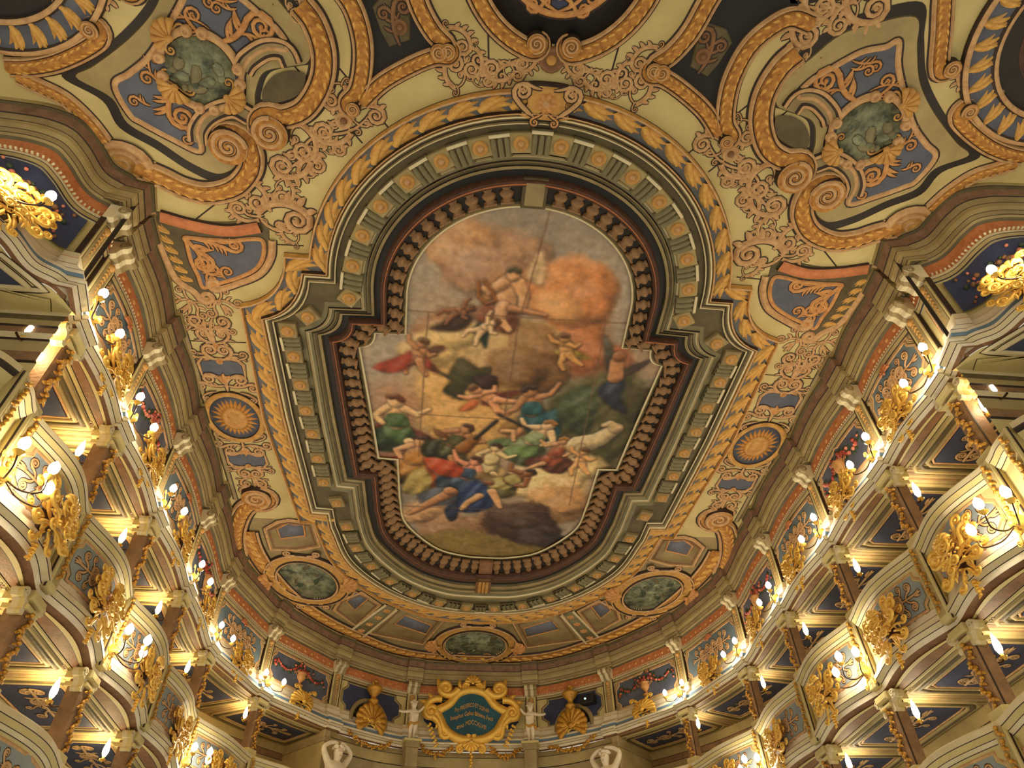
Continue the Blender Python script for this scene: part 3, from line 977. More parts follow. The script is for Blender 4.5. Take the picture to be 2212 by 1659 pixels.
def sitter(p, s=1.0, a=0.0, skin=SKN, robe=(90, 100, 70), robe2=(150, 70, 50), hair=(90, 56, 34), flip=1, arm=0):
    """draped seated or reclining figure, generic"""
    s = s * .74
    ca, sa = math.cos(a), math.sin(a)
    T = lambda q: (p[0] + s * (flip * q[0] * ca - q[1] * sa), p[1] + s * (flip * q[0] * sa + q[1] * ca))
    TT = lambda qs: [T(q) for q in qs]
    M_(TT([(-.5, .3), (-.1, .1), (.5, .35), (.95, .75), (.7, 1.05), (.1, .95), (-.45, .8)]), robe2, .08, .15, .5, .14)
    M_(TT([(-.75, .5), (-.3, .3), (.1, .6), (.1, 1.1), (-.5, 1.1)]), tuple(v * .6 for v in robe), .08, .15, .6, .18)
    M_(TT([(-.3, .15), (.15, .05), (.45, .45), (.3, .85), (-.2, .75)]), robe, .07, .1, .7, .2)
    L_(TT([(0, -.35), (.02, .1)]), (.26 * s, .25 * s), skin)
    M_(TT([(-.2, -.15), (.2, -.2), (.28, .2), (-.2, .25)]), robe, .05, .08, .4, .1)
    if arm == 0:
        L_(TT([(-.2, -.38), (-.48, -.1), (-.3, .15)]), (.11 * s, .07 * s), skin)
        L_(TT([(.2, -.38), (.5, -.2), (.75, -.4)]), (.11 * s, .06 * s), skin)
    else:
        L_(TT([(-.2, -.38), (-.5, -.45), (-.75, -.8)]), (.11 * s, .06 * s), skin)
        L_(TT([(.2, -.38), (.45, .0), (.65, .1)]), (.11 * s, .06 * s), skin)
    L_(TT([(.3, .75), (.6, 1.05), (.75, 1.25)]), (.13 * s, .07 * s), skin)
    L_(TT([(.0, -.62), (.02, -.56)]), (.17 * s, .16 * s), skin)
    L_(TT([(-.1, -.73), (.04, -.76), (.14, -.66)]), .075 * s, hair)
def at(p): return p
putto((-0.69, 10.11), .8, .9, (232, 190, 140), None, (44, 60, 52))
putto((-1.27, 9.69), .7, 1.2, (150, 96, 60))
putto((-2.18, 11.01), 1.0, .3, SK2, (110, 74, 52), (164, 70, 46))
M_([(-3.24, 11.54), (-2.77, 11.23), (-2.34, 11.09), (-2.45, 11.55), (-2.89, 11.69)], (166, 72, 48), .07, .1, .5, .12)
putto((1.19, 10.58), .95, -.2, (206, 150, 86), None, (170, 140, 60))
# dark tangle of foliage and a tumbling figure below the cloud
M_([(-1.91, 11.43), (-1.47, 11.62), (-1.32, 11.15), (-0.99, 11.2), (-0.76, 11.41), (-0.49, 11.31), (-0.58, 11.7), (-1.01, 11.97), (-1.1, 12.47), (-1.56, 12.26), (-1.46, 11.85)], (82, 74, 44), .06, .25, .5)
M_([(-0.91, 11.73), (-0.58, 11.59), (-0.3, 11.68), (-0.32, 12.08), (-0.66, 12.14)], (60, 36, 28), .06, .1, .5)
putto((-0.53, 12.34), 1.15, -.9, (226, 158, 108), None, (120, 60, 44))
M_([(-1.17, 12.9), (-0.92, 12.49), (-0.69, 12.52), (-0.85, 12.82)], (200, 110, 62), .06, .1, .4, .1)
# figures on the left
sitter((-2.77, 13.37), 1.5, 0, (232, 186, 130), (84, 104, 60), (126, 52, 42), (110, 62, 34), 1)
sitter((-2.3, 14.83), 1.5, .3, SKN, (190, 130, 60), (190, 84, 46), (70, 44, 28), 1, 0)
sitter((-1.21, 14.06), 1.2, .5, SK2, (86, 80, 44), (110, 92, 54), (80, 52, 30), 1, 0)
L_([(-1.01, 14.39), (-0.69, 13.93)], (.22, .12), (150, 92, 40))
L_([(-0.69, 13.93), (-0.21, 13.22)], .05, (40, 32, 28))
M_([(-1.79, 13.65), (-1.52, 13.81), (-1.42, 13.99), (-1.7, 13.95)], (120, 78, 44), .04, .05, .4)
# figures at the centre and right
sitter((0.66, 12.66), 1.3, -.2, SK2, (52, 92, 92), (150, 110, 54), (60, 44, 32), -1, 1)
M_([(0.5, 13.37), (1.03, 12.8), (1.37, 12.69), (1.45, 13.66), (1.31, 14.05), (0.9, 13.71)], (50, 88, 92), .08, .15, .5, .14)
sitter((0.89, 13.8), 1.35, .5, (232, 190, 140), (150, 156, 110), (92, 110, 66), (160, 110, 60), -1, 0)
M_([(0.05, 14.44), (0.33, 14.13), (0.96, 14.18), (0.88, 14.57), (0.25, 14.62)], (120, 140, 84), .06, .1, .5, .12)
sitter((1.54, 14.32), 1.05, .2, SKN, (160, 84, 52), (104, 58, 40), (170, 116, 60), -1, 0)
L_([(-0.02, 13.6), (0.25, 13.58), (0.31, 13.94)], (.08, .06), SKN)
L_([(-0.16, 12.99), (0.63, 13.45)], .035, (50, 42, 32))
# winged dark figure and pale horse on the hill
M_([(1.99, 10.16), (2.25, 10.42), (2.41, 11.07), (2.27, 11.23)], (92, 84, 66), .06, .1, .4)
M_([(2.51, 11.29), (2.89, 10.95), (3.29, 10.77), (3.08, 11.09), (2.71, 11.43)], (78, 62, 50), .05, .1, .4)
M_([(2.17, 11.87), (2.54, 11.44), (2.84, 11.66), (2.8, 12.15), (3.02, 12.64), (2.49, 12.34)], (50, 52, 66), .07, .15, .5, .12)
L_([(2.46, 10.91), (2.52, 11.44)], (.17, .2), SK2)
L_([(2.46, 10.74), (2.49, 10.76)], .15, (150, 96, 56))
M_([(1.24, 12.61), (1.6, 11.92), (2.04, 11.8), (2.28, 12.53), (2.2, 13.42), (1.72, 13.46)], (78, 84, 56), .1, .2, .5, .12)
L_([(2.11, 13.99), (2.51, 13.76), (2.91, 13.27)], (.38, .2), (206, 178, 130))
L_([(2.91, 13.27), (2.73, 13.1), (2.58, 13.17)], (.16, .08), (196, 166, 120))
L_([(2.13, 14.08), (2.01, 14.48)], (.14, .06), (180, 150, 104))
# lower group
putto((2.21, 14.56), 1.0, .1, (224, 166, 104))
sitter((-0.24, 14.76), 1.1, .2, (232, 196, 140), (214, 186, 130), (196, 160, 104), (70, 44, 30), 1, 0)
sitter((-0.84, 15.42), 1.25, .35, (226, 150, 112), (70, 84, 104), (110, 84, 64), (84, 50, 32), 1, 1)
sitter((0.48, 15.63), 1.15, .9, (150, 96, 58), (180, 160, 96), (120, 92, 50), (60, 40, 28), -1, 0)
M_([(-1.11, 16.63), (-0.94, 15.96), (-0.5, 15.71), (-0.13, 16.22), (-0.05, 17.01), (-0.61, 17.29), (-1.09, 17.21)], (46, 60, 96), .08, .15, .5, .16)
M_([(-2.18, 16.49), (-1.59, 16.12), (-1.12, 16.3), (-1.17, 16.87), (-1.98, 17.04)], (96, 96, 104), .08, .15, .4, .12)
M_([(-1.43, 17.24), (-1.1, 16.86), (-1.01, 17.56), (-1.25, 17.82)], (40, 48, 70), .06, .1, .5, .1)
L_([(-1.25, 16.35), (-1.71, 16.79), (-2.18, 17.25), (-2.45, 17.5)], (.2, .08), SK2)
L_([(-0.45, 16.47), (-0.77, 16.84), (-0.91, 17.15)], (.14, .08), SKN)
L_([(-0.11, 16.22), (0.11, 16.77), (0.2, 16.99)], (.14, .07), SKN)
L_([(-1.3, 16.27), (-1.27, 16.31)], .17, SK2)
M_([(-2.64, 16.42), (-2.43, 15.54), (-2.05, 15.31), (-1.79, 15.92), (-2.11, 16.49)], (176, 150, 84), .08, .15, .5, .16)
M_([(-2.05, 14.9), (-1.49, 14.86), (-0.97, 15.22), (-1.08, 15.65), (-1.73, 15.49)], (186, 78, 44), .07, .12, .5, .14)
# seams of the stretched canvases
for a, b in ([(-2.44, 9.79), (2.51, 9.74)], [(-2.18, 13.12), (-0.0, 13.15)], [(0.36, 7.02), (0.03, 9.98)], [(0.03, 9.98), (-0.0, 13.15)], [(-1.98, 9.82), (-2.18, 14.82)], [(1.98, 9.81), (2.22, 16.72)], [(-2.65, 17.14), (2.77, 17.1)]):
    L_([a, b], .010, (120, 88, 60), 0, .03)
mean_ = CV.C.mean((0, 1))
CV.C = mean_ + (CV.C - mean_) * 1.1
CV.C = np.clip(CV.C * 1.08 * (0.9 + .2 * fbm(X, Y, .12, 61, 2))[..., None], 0, 255)
PAINT = obj('ceiling_painting', CV.mesh('ceiling_painting', full(frame_at(0.03)), 'painting', cmap(1, 0.02)), CEIL, None, 'painted sky with draped figures on clouds')

# ------------------------------------------------------------ scroll bands, cartouches and arabesques on the ceiling
BANDPROF = [(-1.2, .004), (-1.0, .01), (-.95, .10), (-.78, .12), (-.72, .07), (-.62, .07), (-.35, .13), (0, .16), (.35, .13), (.62, .07), (.72, .07), (.78, .12), (.95, .10), (1.0, .01), (1.2, .004)]
BANDMAT = [2, 0, 0, 0, 2, 1, 1, 1, 1, 2, 0, 0, 0, 2]
def add_spiral(P, R, sgn, turns, shrink=0.88, n=None):
    P = np.asarray(P, float)
    T = P[-1] - P[-2]; T /= np.linalg.norm(T)
    side = np.array([-T[1], T[0]]) * sgn
    cen = P[-1] + side * R
    a0 = math.atan2(*(P[-1] - cen)[::-1])
    k = n or int(14 * turns)
    th = np.linspace(0, 1, k + 1)[1:]
    rr = R * (1 - shrink * th)
    an = a0 + sgn * th * turns * 2 * PI
    return np.vstack([P, np.stack([cen[0] + rr * np.cos(an), cen[1] + rr * np.sin(an)], 1)]), cen
def volute(g, c, R, sgn, a0, m=0, ml=2, mg=1):
    """rolled end of a band: domed disc with a raised spiral"""
    lathe(g, [(R * 1.08, .0), (R * 1.0, .16), (R * .96, .19), (R * .5, .17), (.001, .17)], 24, c, [ml, m, mg, mg])
    n = 44; t = np.linspace(0, 1, n)
    an = a0 + sgn * t * 2.3 * 2 * PI; rr = R * (.93 - .86 * t)
    P = np.stack([c[0] + rr * np.cos(an), c[1] + rr * np.sin(an)], 1)
    tube(g, P, np.linspace(.13, .07, n) * R, .17, 1.2, R * .05, m, ml)
def scroll_band(pts, w, spiral=None, name='scroll_band', mats=('tan', 'goldpaint', 'line', 'goldleaf'), h=0.0, ends=(1, 1), label=None, sides=SIDES, start_spiral=None):
    """gilt S-band between pale fillets, carved with leaves, optionally rolled into a volute"""
    P = cr(pts, 8)
    sc = np.full(len(P), 1.0) * np.linspace(ends[0], ends[1], len(P))
    cen = None; n0 = len(P)
    if spiral:
        R, sgn, turns = spiral
        P, cen = add_spiral(P, R, sgn, .5, .35, 9)
        sc = np.concatenate([sc, ends[1] * np.linspace(.95, 0.35, len(P) - n0)])
    for sx in sides:
        g = G()
        V0 = [(u * w, hh * (w / .22) ** .5) for u, hh in BANDPROF]
        prof_sweep(g, P, V0, BANDMAT, False, None)
        K = len(BANDPROF); V = g.v[0].reshape(len(P), K, 3)
        V[:, :, :2] = P[:, None, :] + (V[:, :, :2] - P[:, None, :]) * sc[:, None, None]
        V[:, :, 2] *= (0.45 + .55 * sc)[:, None]
        Ls = np.concatenate([[0], np.cumsum(np.linalg.norm(np.diff(P[:n0], axis=0), axis=1))])
        nr = normals(P)
        hb = .12 * (w / .22) ** .5
        for s_ in np.arange(w * .6, Ls[-1] - w * .4, w * .85):
            p = np.array([np.interp(s_, Ls, P[:n0, j]) for j in (0, 1)]); nn = np.array([np.interp(s_, Ls, nr[:n0, j]) for j in (0, 1)])
            tt = np.array([nn[1], -nn[0]])
            for q in (-1, 1):
                leaflet(g, p, p + (tt * .75 + nn * q * .46) * w, w * .17, 0, 3, 3, hb, .6, .25 * q)
        if spiral:
            a0 = math.atan2(P[n0 - 1][1] - cen[1], P[n0 - 1][0] - cen[0])
            volute(g, cen, R, sgn, a0)
        cpart(name, g, list(mats), sx, h, label)
    return P
def both(name, make, mats, h=0.0, label=None):
    for sx in SIDES:
        g = G(); make(g); cpart(name, g, mats, sx, h, label)

# dark hollows and shaded returns of the feigned architecture
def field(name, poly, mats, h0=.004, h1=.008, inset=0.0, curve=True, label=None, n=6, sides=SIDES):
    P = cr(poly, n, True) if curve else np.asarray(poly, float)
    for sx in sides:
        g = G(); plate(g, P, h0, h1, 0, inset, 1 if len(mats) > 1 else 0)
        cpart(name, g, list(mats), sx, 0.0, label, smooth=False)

CURLS = []
# --- corner cartouches (blue panel, grisaille medallion)
CART = [(5.73, 3.05), (6.0, 3.51), (6.33, 4.04), (6.86, 4.53), (7.53, 5.0), (7.91, 5.24), (7.42, 5.56), (7.28, 5.99), (6.81, 6.3), (6.34, 6.66), (5.87, 6.84), (5.51, 6.59), (5.84, 6.25), (5.74, 5.97), (5.26, 5.63), (5.01, 5.52), (4.94, 5.23), (4.75, 4.89), (4.32, 4.76), (4.03, 4.68), (3.93, 4.47), (4.02, 4.14), (4.28, 3.83), (4.6, 3.44), (5.03, 3.23)]
CBLUE = [(5.63, 3.45), (5.81, 3.82), (6.15, 4.27), (6.59, 4.79), (6.99, 5.1), (7.29, 5.32), (7.18, 5.81), (7.01, 5.95), (6.59, 6.19), (6.12, 6.4), (6.07, 6.0), (5.87, 5.7), (5.48, 5.51), (5.21, 5.29), (5.13, 4.92), (4.93, 4.65), (4.63, 4.48), (4.32, 4.46), (4.45, 4.18), (4.75, 3.92), (5.1, 3.66), (5.45, 3.55)]
cx = np.mean(CART, 0)
def grow(P, s):
    P = np.asarray(P, float); c = P.mean(0)
    return c + (P - c) * s
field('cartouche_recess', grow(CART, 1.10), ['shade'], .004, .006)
field('cartouche_field', CART, ['khaki', 'dark_olive'], .006, .03, .02)
field('cartouche_inset', CBLUE, ['blue', 'deep_blue'], .03, .034, 0)
def mk_rim(g):
    tube(g, cr(CBLUE, 6, True), .05, .03, .9, .03, 0, 1, 5, closed=True)
both('cartouche_rim', mk_rim, ['tan', 'line'])
OC = (5.8, 4.95)
def mk_medal(g):
    plate(g, ellipse(OC, .56, .56, 36), .04, .06, 0)
both('grisaille_medallion', mk_medal, ['grisaille'], 0, 'green-grey painted relief')
def mk_figs(g):
    r = random.Random(3)
    for k, (x, y, a, l) in enumerate(((-.2, .1, .4, .35), (.05, -.1, 1.2, .4), (.2, .12, -.3, .3), (-.05, .25, .1, .35), (-.25, -.15, 1.9, .25), (.28, -.2, .9, .25))):
        p = (OC[0] + x, OC[1] + y); q = (p[0] + math.cos(a) * l, p[1] + math.sin(a) * l)
        leaflet(g, p, q, .075, .02, k % 2, 2, .06, .7)
        lathe(g, [(.065, 0), (.05, .05), (.001, .07)], 8, q, k % 2, .06)
both('painted_relief', mk_figs, ['grisaille', 'green_grey', 'dark_olive'])
def mk_mring(g):
    for a0, a1 in ((.2, 1.35), (1.75, 2.9), (3.3, 4.45), (4.85, 6.0)):
        P = ellipse(OC, .64, .64, 14, a0, a1)
        tube(g, P, .07, .04, .9, .03, 0, 1)
        for e in (0, -1):
            lathe(g, [(.10, 0), (.09, .07), (.04, .09), (.03, .06), (.001, .07)], 10, P[e], 0, .05)
both('medallion_scrolls', mk_mring, ['tan', 'line'])
def mk_cshell(g):
    for p, a in (((6.23, 4.37), -.6), ((5.33, 5.37), 2.6), ((6.31, 5.29), .9)):
        o = G(); shell(o, (0, -.1), .3, n=6, m=0, h0=.06, hh=.3)
        for s in (-1, 1): curl(o, (0, -.1), (s * .24, -.1), .2 * s, .08, -s, .05, None, 1.2, .02, 0, 1, .06)
        g.merge(o, xf(p[0], p[1], 1.0, a - PI / 2))
both('cartouche_shell', mk_cshell, ['ochre', 'line'])
def mk_crinceau(g):
    def C(p): return p
    a = [(5.5, 4.46), (5.09, 4.31), (4.9, 4.06), (5.0, 3.8), (5.28, 3.87), (5.03, 3.92), (4.73, 4.37), (4.55, 4.41), (5.52, 4.27), (5.85, 4.13), (5.4, 3.78), (6.09, 4.16)]
    K_ = dict(line=.02, h0=.035, cl=.18)
    curl(g, a[0], a[2], -.3, .23, -1, .06, None, 1.8, leaf=4, **K_)
    curl(g, a[1], a[6], .25, .12, 1, .05, None, 1.4, leaf=4, **K_)
    curl(g, a[0], a[9], .2, .13, -1, .05, None, 1.4, leaf=5, **K_)
    curl(g, a[3], a[10], .2, .1, 1, .045, None, 1.3, leaf=3, **K_)
    curl(g, a[8], a[11], -.3, .1, 1, .045, None, 1.3, leaf=4, **K_)
    curl(g, a[5], a[4], .3, .1, 1, .04, None, 1.3, leaf=2, **K_)
    b = [(6.28, 5.29), (6.51, 5.77), (6.78, 5.62), (6.72, 5.81), (6.47, 6.0), (6.2, 6.16), (6.96, 5.51), (6.62, 5.08), (6.59, 4.79)]
    curl(g, b[0], b[1], -.2, .22, 1, .06, None, 1.8, leaf=4, **K_)
    curl(g, b[1], b[5], .2, .1, -1, .05, None, 1.4, leaf=4, **K_)
    curl(g, b[0], b[7], .2, .12, 1, .05, None, 1.3, leaf=4, **K_)
    curl(g, b[2], b[6], .2, .1, 1, .045, None, 1.3, leaf=2, **K_)
    curl(g, b[7], b[8], .2, .08, -1, .04, None, 1.2, leaf=3, **K_)
both('cartouche_arabesque', mk_crinceau, ['orange', 'line'], 0, 'orange-gold acanthus arabesque')
def mk_ccols(g):
    for pts in ([(4.3, 4.71), (4.39, 4.51), (4.65, 4.51), (4.95, 4.7), (5.08, 4.86)], [(5.13, 5.67), (5.41, 5.55), (5.78, 5.71), (6.02, 5.97), (6.08, 6.23)]):
        P = cr(pts, 6)
        prof_sweep(g, P, [(-.22, .03), (-.2, .09), (-.14, .1), (-.1, .06), (.06, .06), (.1, .1), (.15, .09), (.17, .03)], [2, 0, 2, 1, 2, 0, 2])
both('cartouche_moulding', mk_ccols, ['tan', 'olive', 'line'])

# --- scroll bands of the corners
scroll_band([(4.1, 3.32), (3.74, 3.26), (3.44, 3.45), (3.21, 3.76), (3.1, 4.22), (3.12, 4.65), (3.22, 5.03), (3.4, 5.25)], .17, (.12, 1, 1.2))
VB1 = [(4.04, 3.76), (3.86, 4.0), (3.75, 4.37), (3.77, 4.75), (3.91, 5.11), (4.17, 5.45), (4.5, 5.61), (4.74, 5.58)]
scroll_band(VB1, .21, (.32, 1, 2.1))
VB2 = [(7.35, 6.82), (6.92, 7.0), (6.57, 7.18), (6.14, 7.25), (5.64, 7.08), (5.32, 6.75), (5.21, 6.45), (5.22, 6.19)]
scroll_band(VB2, .22, (.34, 1, 2.1))
scroll_band([(8.85, 5.31), (8.54, 5.46), (8.19, 5.65), (7.92, 6.0), (7.76, 6.36)], .14)
scroll_band([(8.95, 5.17), (8.59, 5.14), (8.16, 5.03), (7.71, 4.83), (7.37, 4.63), (7.26, 4.5)], .16, (.14, 1, 1.5))
scroll_band([(5.96, 2.6), (6.04, 2.79), (6.26, 3.24), (6.45, 3.66), (6.56, 3.83)], .16, (.14, -1, 1.5))
scroll_band([(3.16, 5.23), (2.79, 4.86), (2.31, 4.55), (1.93, 4.37), (1.71, 4.36)], .15, (.13, 1, 1.3))
scroll_band([(2.42, 2.93), (2.34, 3.13), (2.19, 3.6), (1.98, 3.95), (1.76, 4.15)], .17, (.14, -1, 1.3))
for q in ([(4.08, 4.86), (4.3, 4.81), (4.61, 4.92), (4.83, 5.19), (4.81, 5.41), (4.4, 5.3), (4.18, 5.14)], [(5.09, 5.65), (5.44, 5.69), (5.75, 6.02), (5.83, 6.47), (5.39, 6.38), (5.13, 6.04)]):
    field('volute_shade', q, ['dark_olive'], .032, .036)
# bold volute buttons near the corners
def mk_big(g):
    c = (7.6, 6.76)
    P = []
    for k in range(46):
        t = k / 45; a = 2.4 + t * 2.4 * 2 * PI; r = .52 * (1 - .85 * t)
        P.append((c[0] + r * math.cos(a), c[1] + .8 * r * math.sin(a)))
    tube(g, P, np.linspace(.09, .03, 46), .04, 1.0, .03, 0, 1)
    plate(g, ellipse(c, .5, .42, 28), .02, .05, 2)
both('volute_button', mk_big, ['tan', 'line', 'ochre'])

# --- dark hollow between scrolls near the head of the frame, with small ornament
HOL = [(1.83, 4.24), (2.13, 3.99), (2.29, 3.65), (2.43, 3.29), (2.51, 2.92), (3.58, 2.83), (3.82, 3.11), (3.3, 3.32), (3.07, 3.7), (2.96, 4.26), (3.04, 4.92), (2.78, 4.64), (2.41, 4.41), (2.07, 4.28)]
HPAN = [(2.35, 3.44), (2.76, 3.52), (2.92, 3.71), (2.8, 4.06), (2.67, 4.29), (2.33, 4.15), (2.32, 3.76)]
field('frame_hollow', HOL, ['black'], .004, .006, curve=False)
field('hollow_panel', HPAN, ['dark_olive'], .006, .03, .02, curve=False)
def mk_hol(g):
    p = [(2.49, 3.96), (2.57, 3.62), (2.67, 3.44), (2.49, 4.24), (2.69, 3.7)]
    curl(g, p[3], p[1], .2, .14, -1, .05, None, 1.5, .02, leaf=3, h0=.03)
    curl(g, p[0], p[4], -.2, .1, 1, .04, None, 1.3, .02, leaf=2, h0=.03)
    rosette(g, p[0], .13, 0, 0, .03)
both('hollow_ornament', mk_hol, ['brown', 'line'])
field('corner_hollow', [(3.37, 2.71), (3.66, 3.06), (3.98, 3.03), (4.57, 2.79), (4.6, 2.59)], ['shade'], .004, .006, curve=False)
for sx in SIDES:
    for p, sc_, r in (((4.01, 3.42), .62, .4), ((4.08, 3.85), .45, 1.0), ((4.89, 3.03), .7, -.5), ((4.23, 3.19), .4, 2.0), ((4.55, 3.2), .5, 1.2), ((4.08, 3.02), .6, 0.), ((7.2, 6.83), .42, 2.6), ((7.07, 3.84), .5, .5), ((7.45, 4.15), .5, 2.2)):
        CURLS.append((sx, p, sc_, r))
# --- dark corner ovals over the stage side
c1 = (8.75, 3.05)
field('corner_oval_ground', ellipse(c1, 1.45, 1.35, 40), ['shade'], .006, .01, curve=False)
field('corner_oval_panel', ellipse(c1, 1.1, 1.0, 36), ['umber'], .01, .014, curve=False)
def mk_cov(g):
    P = ellipse(c1, 1.72, 1.62, 64)
    prof_sweep(g, P, [(-.3, .004), (-.28, .1), (-.2, .13), (-.17, .07), (.17, .07), (.2, .13), (.28, .1), (.3, .004)], [2, 0, 2, 1, 2, 0, 2], True)
both('corner_oval_frame', mk_cov, ['tan', 'blue', 'line'])
for sx in SIDES:
    for k in range(30):
        a = 2 * PI * k / 30
        obj('frame_leaf', LEAF[sx], CEIL, cmat(sx * (c1[0] + 1.72 * math.cos(a)), c1[1] + 1.62 * math.sin(a), (a + PI / 2) if sx > 0 else PI - a - PI / 2, .07, .8) @ Matrix.Rotation(.5 * sx, 4, 'Z'))
# --- oval over the head of the painting
c0 = (0.0, 2.55)
g = G(); plate(g, ellipse(c0, 1.32, 1.45, 48), .006, .01, 0); cpart('head_oval_ground', g, ['black'])
g = G(); plate(g, ellipse((0, 2.5), 1.05, 1.12, 40), .012, .03, 0, .03, 1); cpart('head_oval_panel', g, ['deep_blue', 'dark_olive'])
g = G(); tube(g, ellipse((0, 2.5), .98, 1.05, 48), .05, .03, .9, .03, 0, 1, 5, True)
for s in (-1, 1): curl(g, (0, 3.5), (s * .4, 3.2), .2 * s, .12, s, .05, None, 1.4, .02, leaf=2, h0=.03)
o = tuft(); g.merge(o, xf(0, 3.2, .8, PI, h=.03)); cpart('head_oval_ornament', g, ['orange', 'line'])
for s in SIDES:
    th = np.linspace(.22, 2.9, 30)
    P = [(s * (1.5 * math.sin(t)), 2.55 + 1.62 * math.cos(t)) for t in th]
    scroll_band(P[::-1], .17, (.16, 1 if s > 0 else -1, 1.5), sides=(1,), name='head_oval_band')
g = G(); rosette(g, (0, 4.25), .22, 0, 1, .01); cpart('ceiling_rosette', g, ['brown', 'ochre'])
def mk_r2(g): rosette(g, (4.82, 5.92), .26, 0, 1, .01, petals=8)
both('ceiling_rosette', mk_r2, ['ochre', 'brown'])

# --- acanthus curls and tufts strung around the head of the frame
TUFT = mesh('acanthus_tuft', tuft(), ['tan', 'line'])
TUFT2 = mesh('acanthus_tuft', tuft(), ['stone_tan', 'line'])
ACURL = mesh('acanthus_curl', acurl(), ['tan', 'line'])
CHAIN = (((0.39, 4.31), .42, .3), ((0.58, 4.5), .36, 2.0), ((0.88, 4.53), .5, -.8), ((1.09, 4.67), .34, 2.4), ((1.27, 4.44), .45, .8), ((1.51, 4.09), .46, 1.6), ((1.62, 4.57), .5, -2.2),
         ((3.05, 5.45), .55, 2.6), ((3.61, 5.22), .5, .2), ((3.74, 5.88), .62, -.6), ((3.7, 6.12), .4, 2.2), ((4.22, 6.12), .66, .9), ((4.16, 6.53), .5, 2.9), ((4.54, 6.58), .72, -.4), ((5.25, 7.26), .6, 1.1), ((5.58, 7.63), .55, -1.2), ((4.74, 7.63), .95, 2.3), ((4.7, 7.13), .5, .6), ((4.77, 8.01), .45, -2.))
for sx in SIDES:
    for p, s_, r in CHAIN:
        CURLS.append((sx, p, s_, r))
for sx, p, s_, r in CURLS:
    obj('acanthus_curl', ACURL, CEIL, cmat(sx * p[0], p[1], r if sx > 0 else -r, .004, s_, sx < 0))
def mk_link(g):
    for a, b, s in ((7, 9, 1), (9, 11, -1), (11, 13, 1), (2, 4, 1), (0, 2, -1)):
        curl(g, CHAIN[a][0], CHAIN[b][0], .25 * s, .1, -s, .04, None, 1.2, .025)
both('acanthus_stem', mk_link, ['tan', 'line'])
def mk_r3(g):
    rosette(g, (3.5, 5.6), .16, 0, 1, .01)
    rosette(g, (4.46, 3.81), .05, 0, 1, .01)
both('ceiling_rosette', mk_r3, ['tan', 'brown'])
# --- feather-shaped blue corner panels beside the frame
QB = [(5.3, 8.26), (5.35, 8.63), (5.56, 8.96), (5.99, 9.23), (6.46, 9.42), (6.73, 9.53), (6.77, 9.21), (6.83, 8.85), (6.82, 8.42), (6.81, 8.3), (6.39, 8.31), (5.9, 8.29), (5.5, 8.22)]
QO = [(5.23, 7.79), (6.21, 7.88), (7.32, 7.76), (7.34, 8.25), (7.26, 9.17), (6.96, 9.65), (6.71, 9.67), (6.14, 9.44), (5.5, 9.09), (5.21, 8.68), (5.17, 8.27)]
field('spandrel_field', QO, ['dark_olive'], .004, .012, .01)
field('spandrel_panel', QB, ['blue', 'deep_blue'], .012, .016)
def mk_qr(g):
    tube(g, cr(QB, 5, True), .045, .012, .9, .02, 0, 1, 5, True)
    P = cr([(5.3, 7.9), (5.94, 8.04), (6.59, 7.97), (7.17, 7.82)], 6)
    prof_sweep(g, P, [(-.13, .01), (-.12, .08), (.12, .08), (.13, .01)], [1, 2, 1])
both('spandrel_rim', mk_qr, ['orange', 'line', 'red'])
def mk_qa(g):
    a = [(6.78, 8.32), (6.23, 8.34), (5.92, 8.33), (5.96, 8.54), (6.49, 8.7), (6.71, 8.56), (6.4, 8.93), (6.61, 9.0), (6.28, 9.07), (6.21, 9.26), (6.6, 9.22)]
    K_ = dict(line=.02, h0=.016, cl=.2)
    curl(g, a[0], a[3], .15, .17, 1, .055, None, 1.6, leaf=5, **K_)
    curl(g, a[0], a[4], -.25, .22, -1, .06, None, 1.8, leaf=4, **K_)
    curl(g, a[5], a[7], .2, .17, 1, .05, None, 1.6, leaf=3, **K_)
    curl(g, a[9], a[8], .2, .13, -1, .045, None, 1.4, leaf=3, **K_)
    curl(g, a[4], a[10], .2, .12, 1, .045, None, 1.4, leaf=3, **K_)
    curl(g, a[1], a[2], -.2, .1, -1, .04, None, 1.3, leaf=3, **K_)
both('spandrel_arabesque', mk_qa, ['orange', 'line'], 0, 'orange-gold acanthus arabesque')
QL = cr([(7.23, 7.93), (7.2, 8.39), (7.13, 8.87), (7.04, 9.32), (6.89, 9.56)], 6)
LQ = length(QL); rs = resample(QL, int(LQ / .19))
for sx in SIDES:
    for k in range(1, len(rs) - 1):
        d = rs[k + 1] - rs[k - 1]; a = math.atan2(d[1], d[0]); a = a if sx > 0 else PI - a
        obj('frame_leaf', LEAF[sx], CEIL, cmat(sx * rs[k][0], rs[k][1], a, .01, .55))
def mk_ql(g):
    for pts in ([(7.32, 7.73), (7.38, 8.25), (7.33, 8.98), (7.22, 9.4), (6.96, 9.65), (6.86, 9.85)], [(5.11, 8.2), (5.2, 8.64), (5.5, 9.09), (6.05, 9.4), (6.41, 9.56)]):
        P = cr(pts, 8); P2, _ = add_spiral(P, .16, 1 if pts[0][1] < 8.0 and pts[0][0] > 6.5 else -1, 1.4)
        tube(g, P2, np.concatenate([np.full(len(P), .075), np.linspace(.075, .03, len(P2) - len(P))]), .004, .9, .03, 0, 1)
both('spandrel_scroll', mk_ql, ['tan', 'line'])
# double scroll under the spandrel
for sx in SIDES:
    for (p, s, r) in (((6.48, 9.93), .62, .5), ((7.1, 9.97), .62, -.6), ((6.65, 10.66), .5, .2), ((7.06, 10.63), .5, -.3)):
        obj('acanthus_tuft', TUFT, CEIL, cmat(sx * p[0], p[1], sx * r, .004, s, sx < 0))

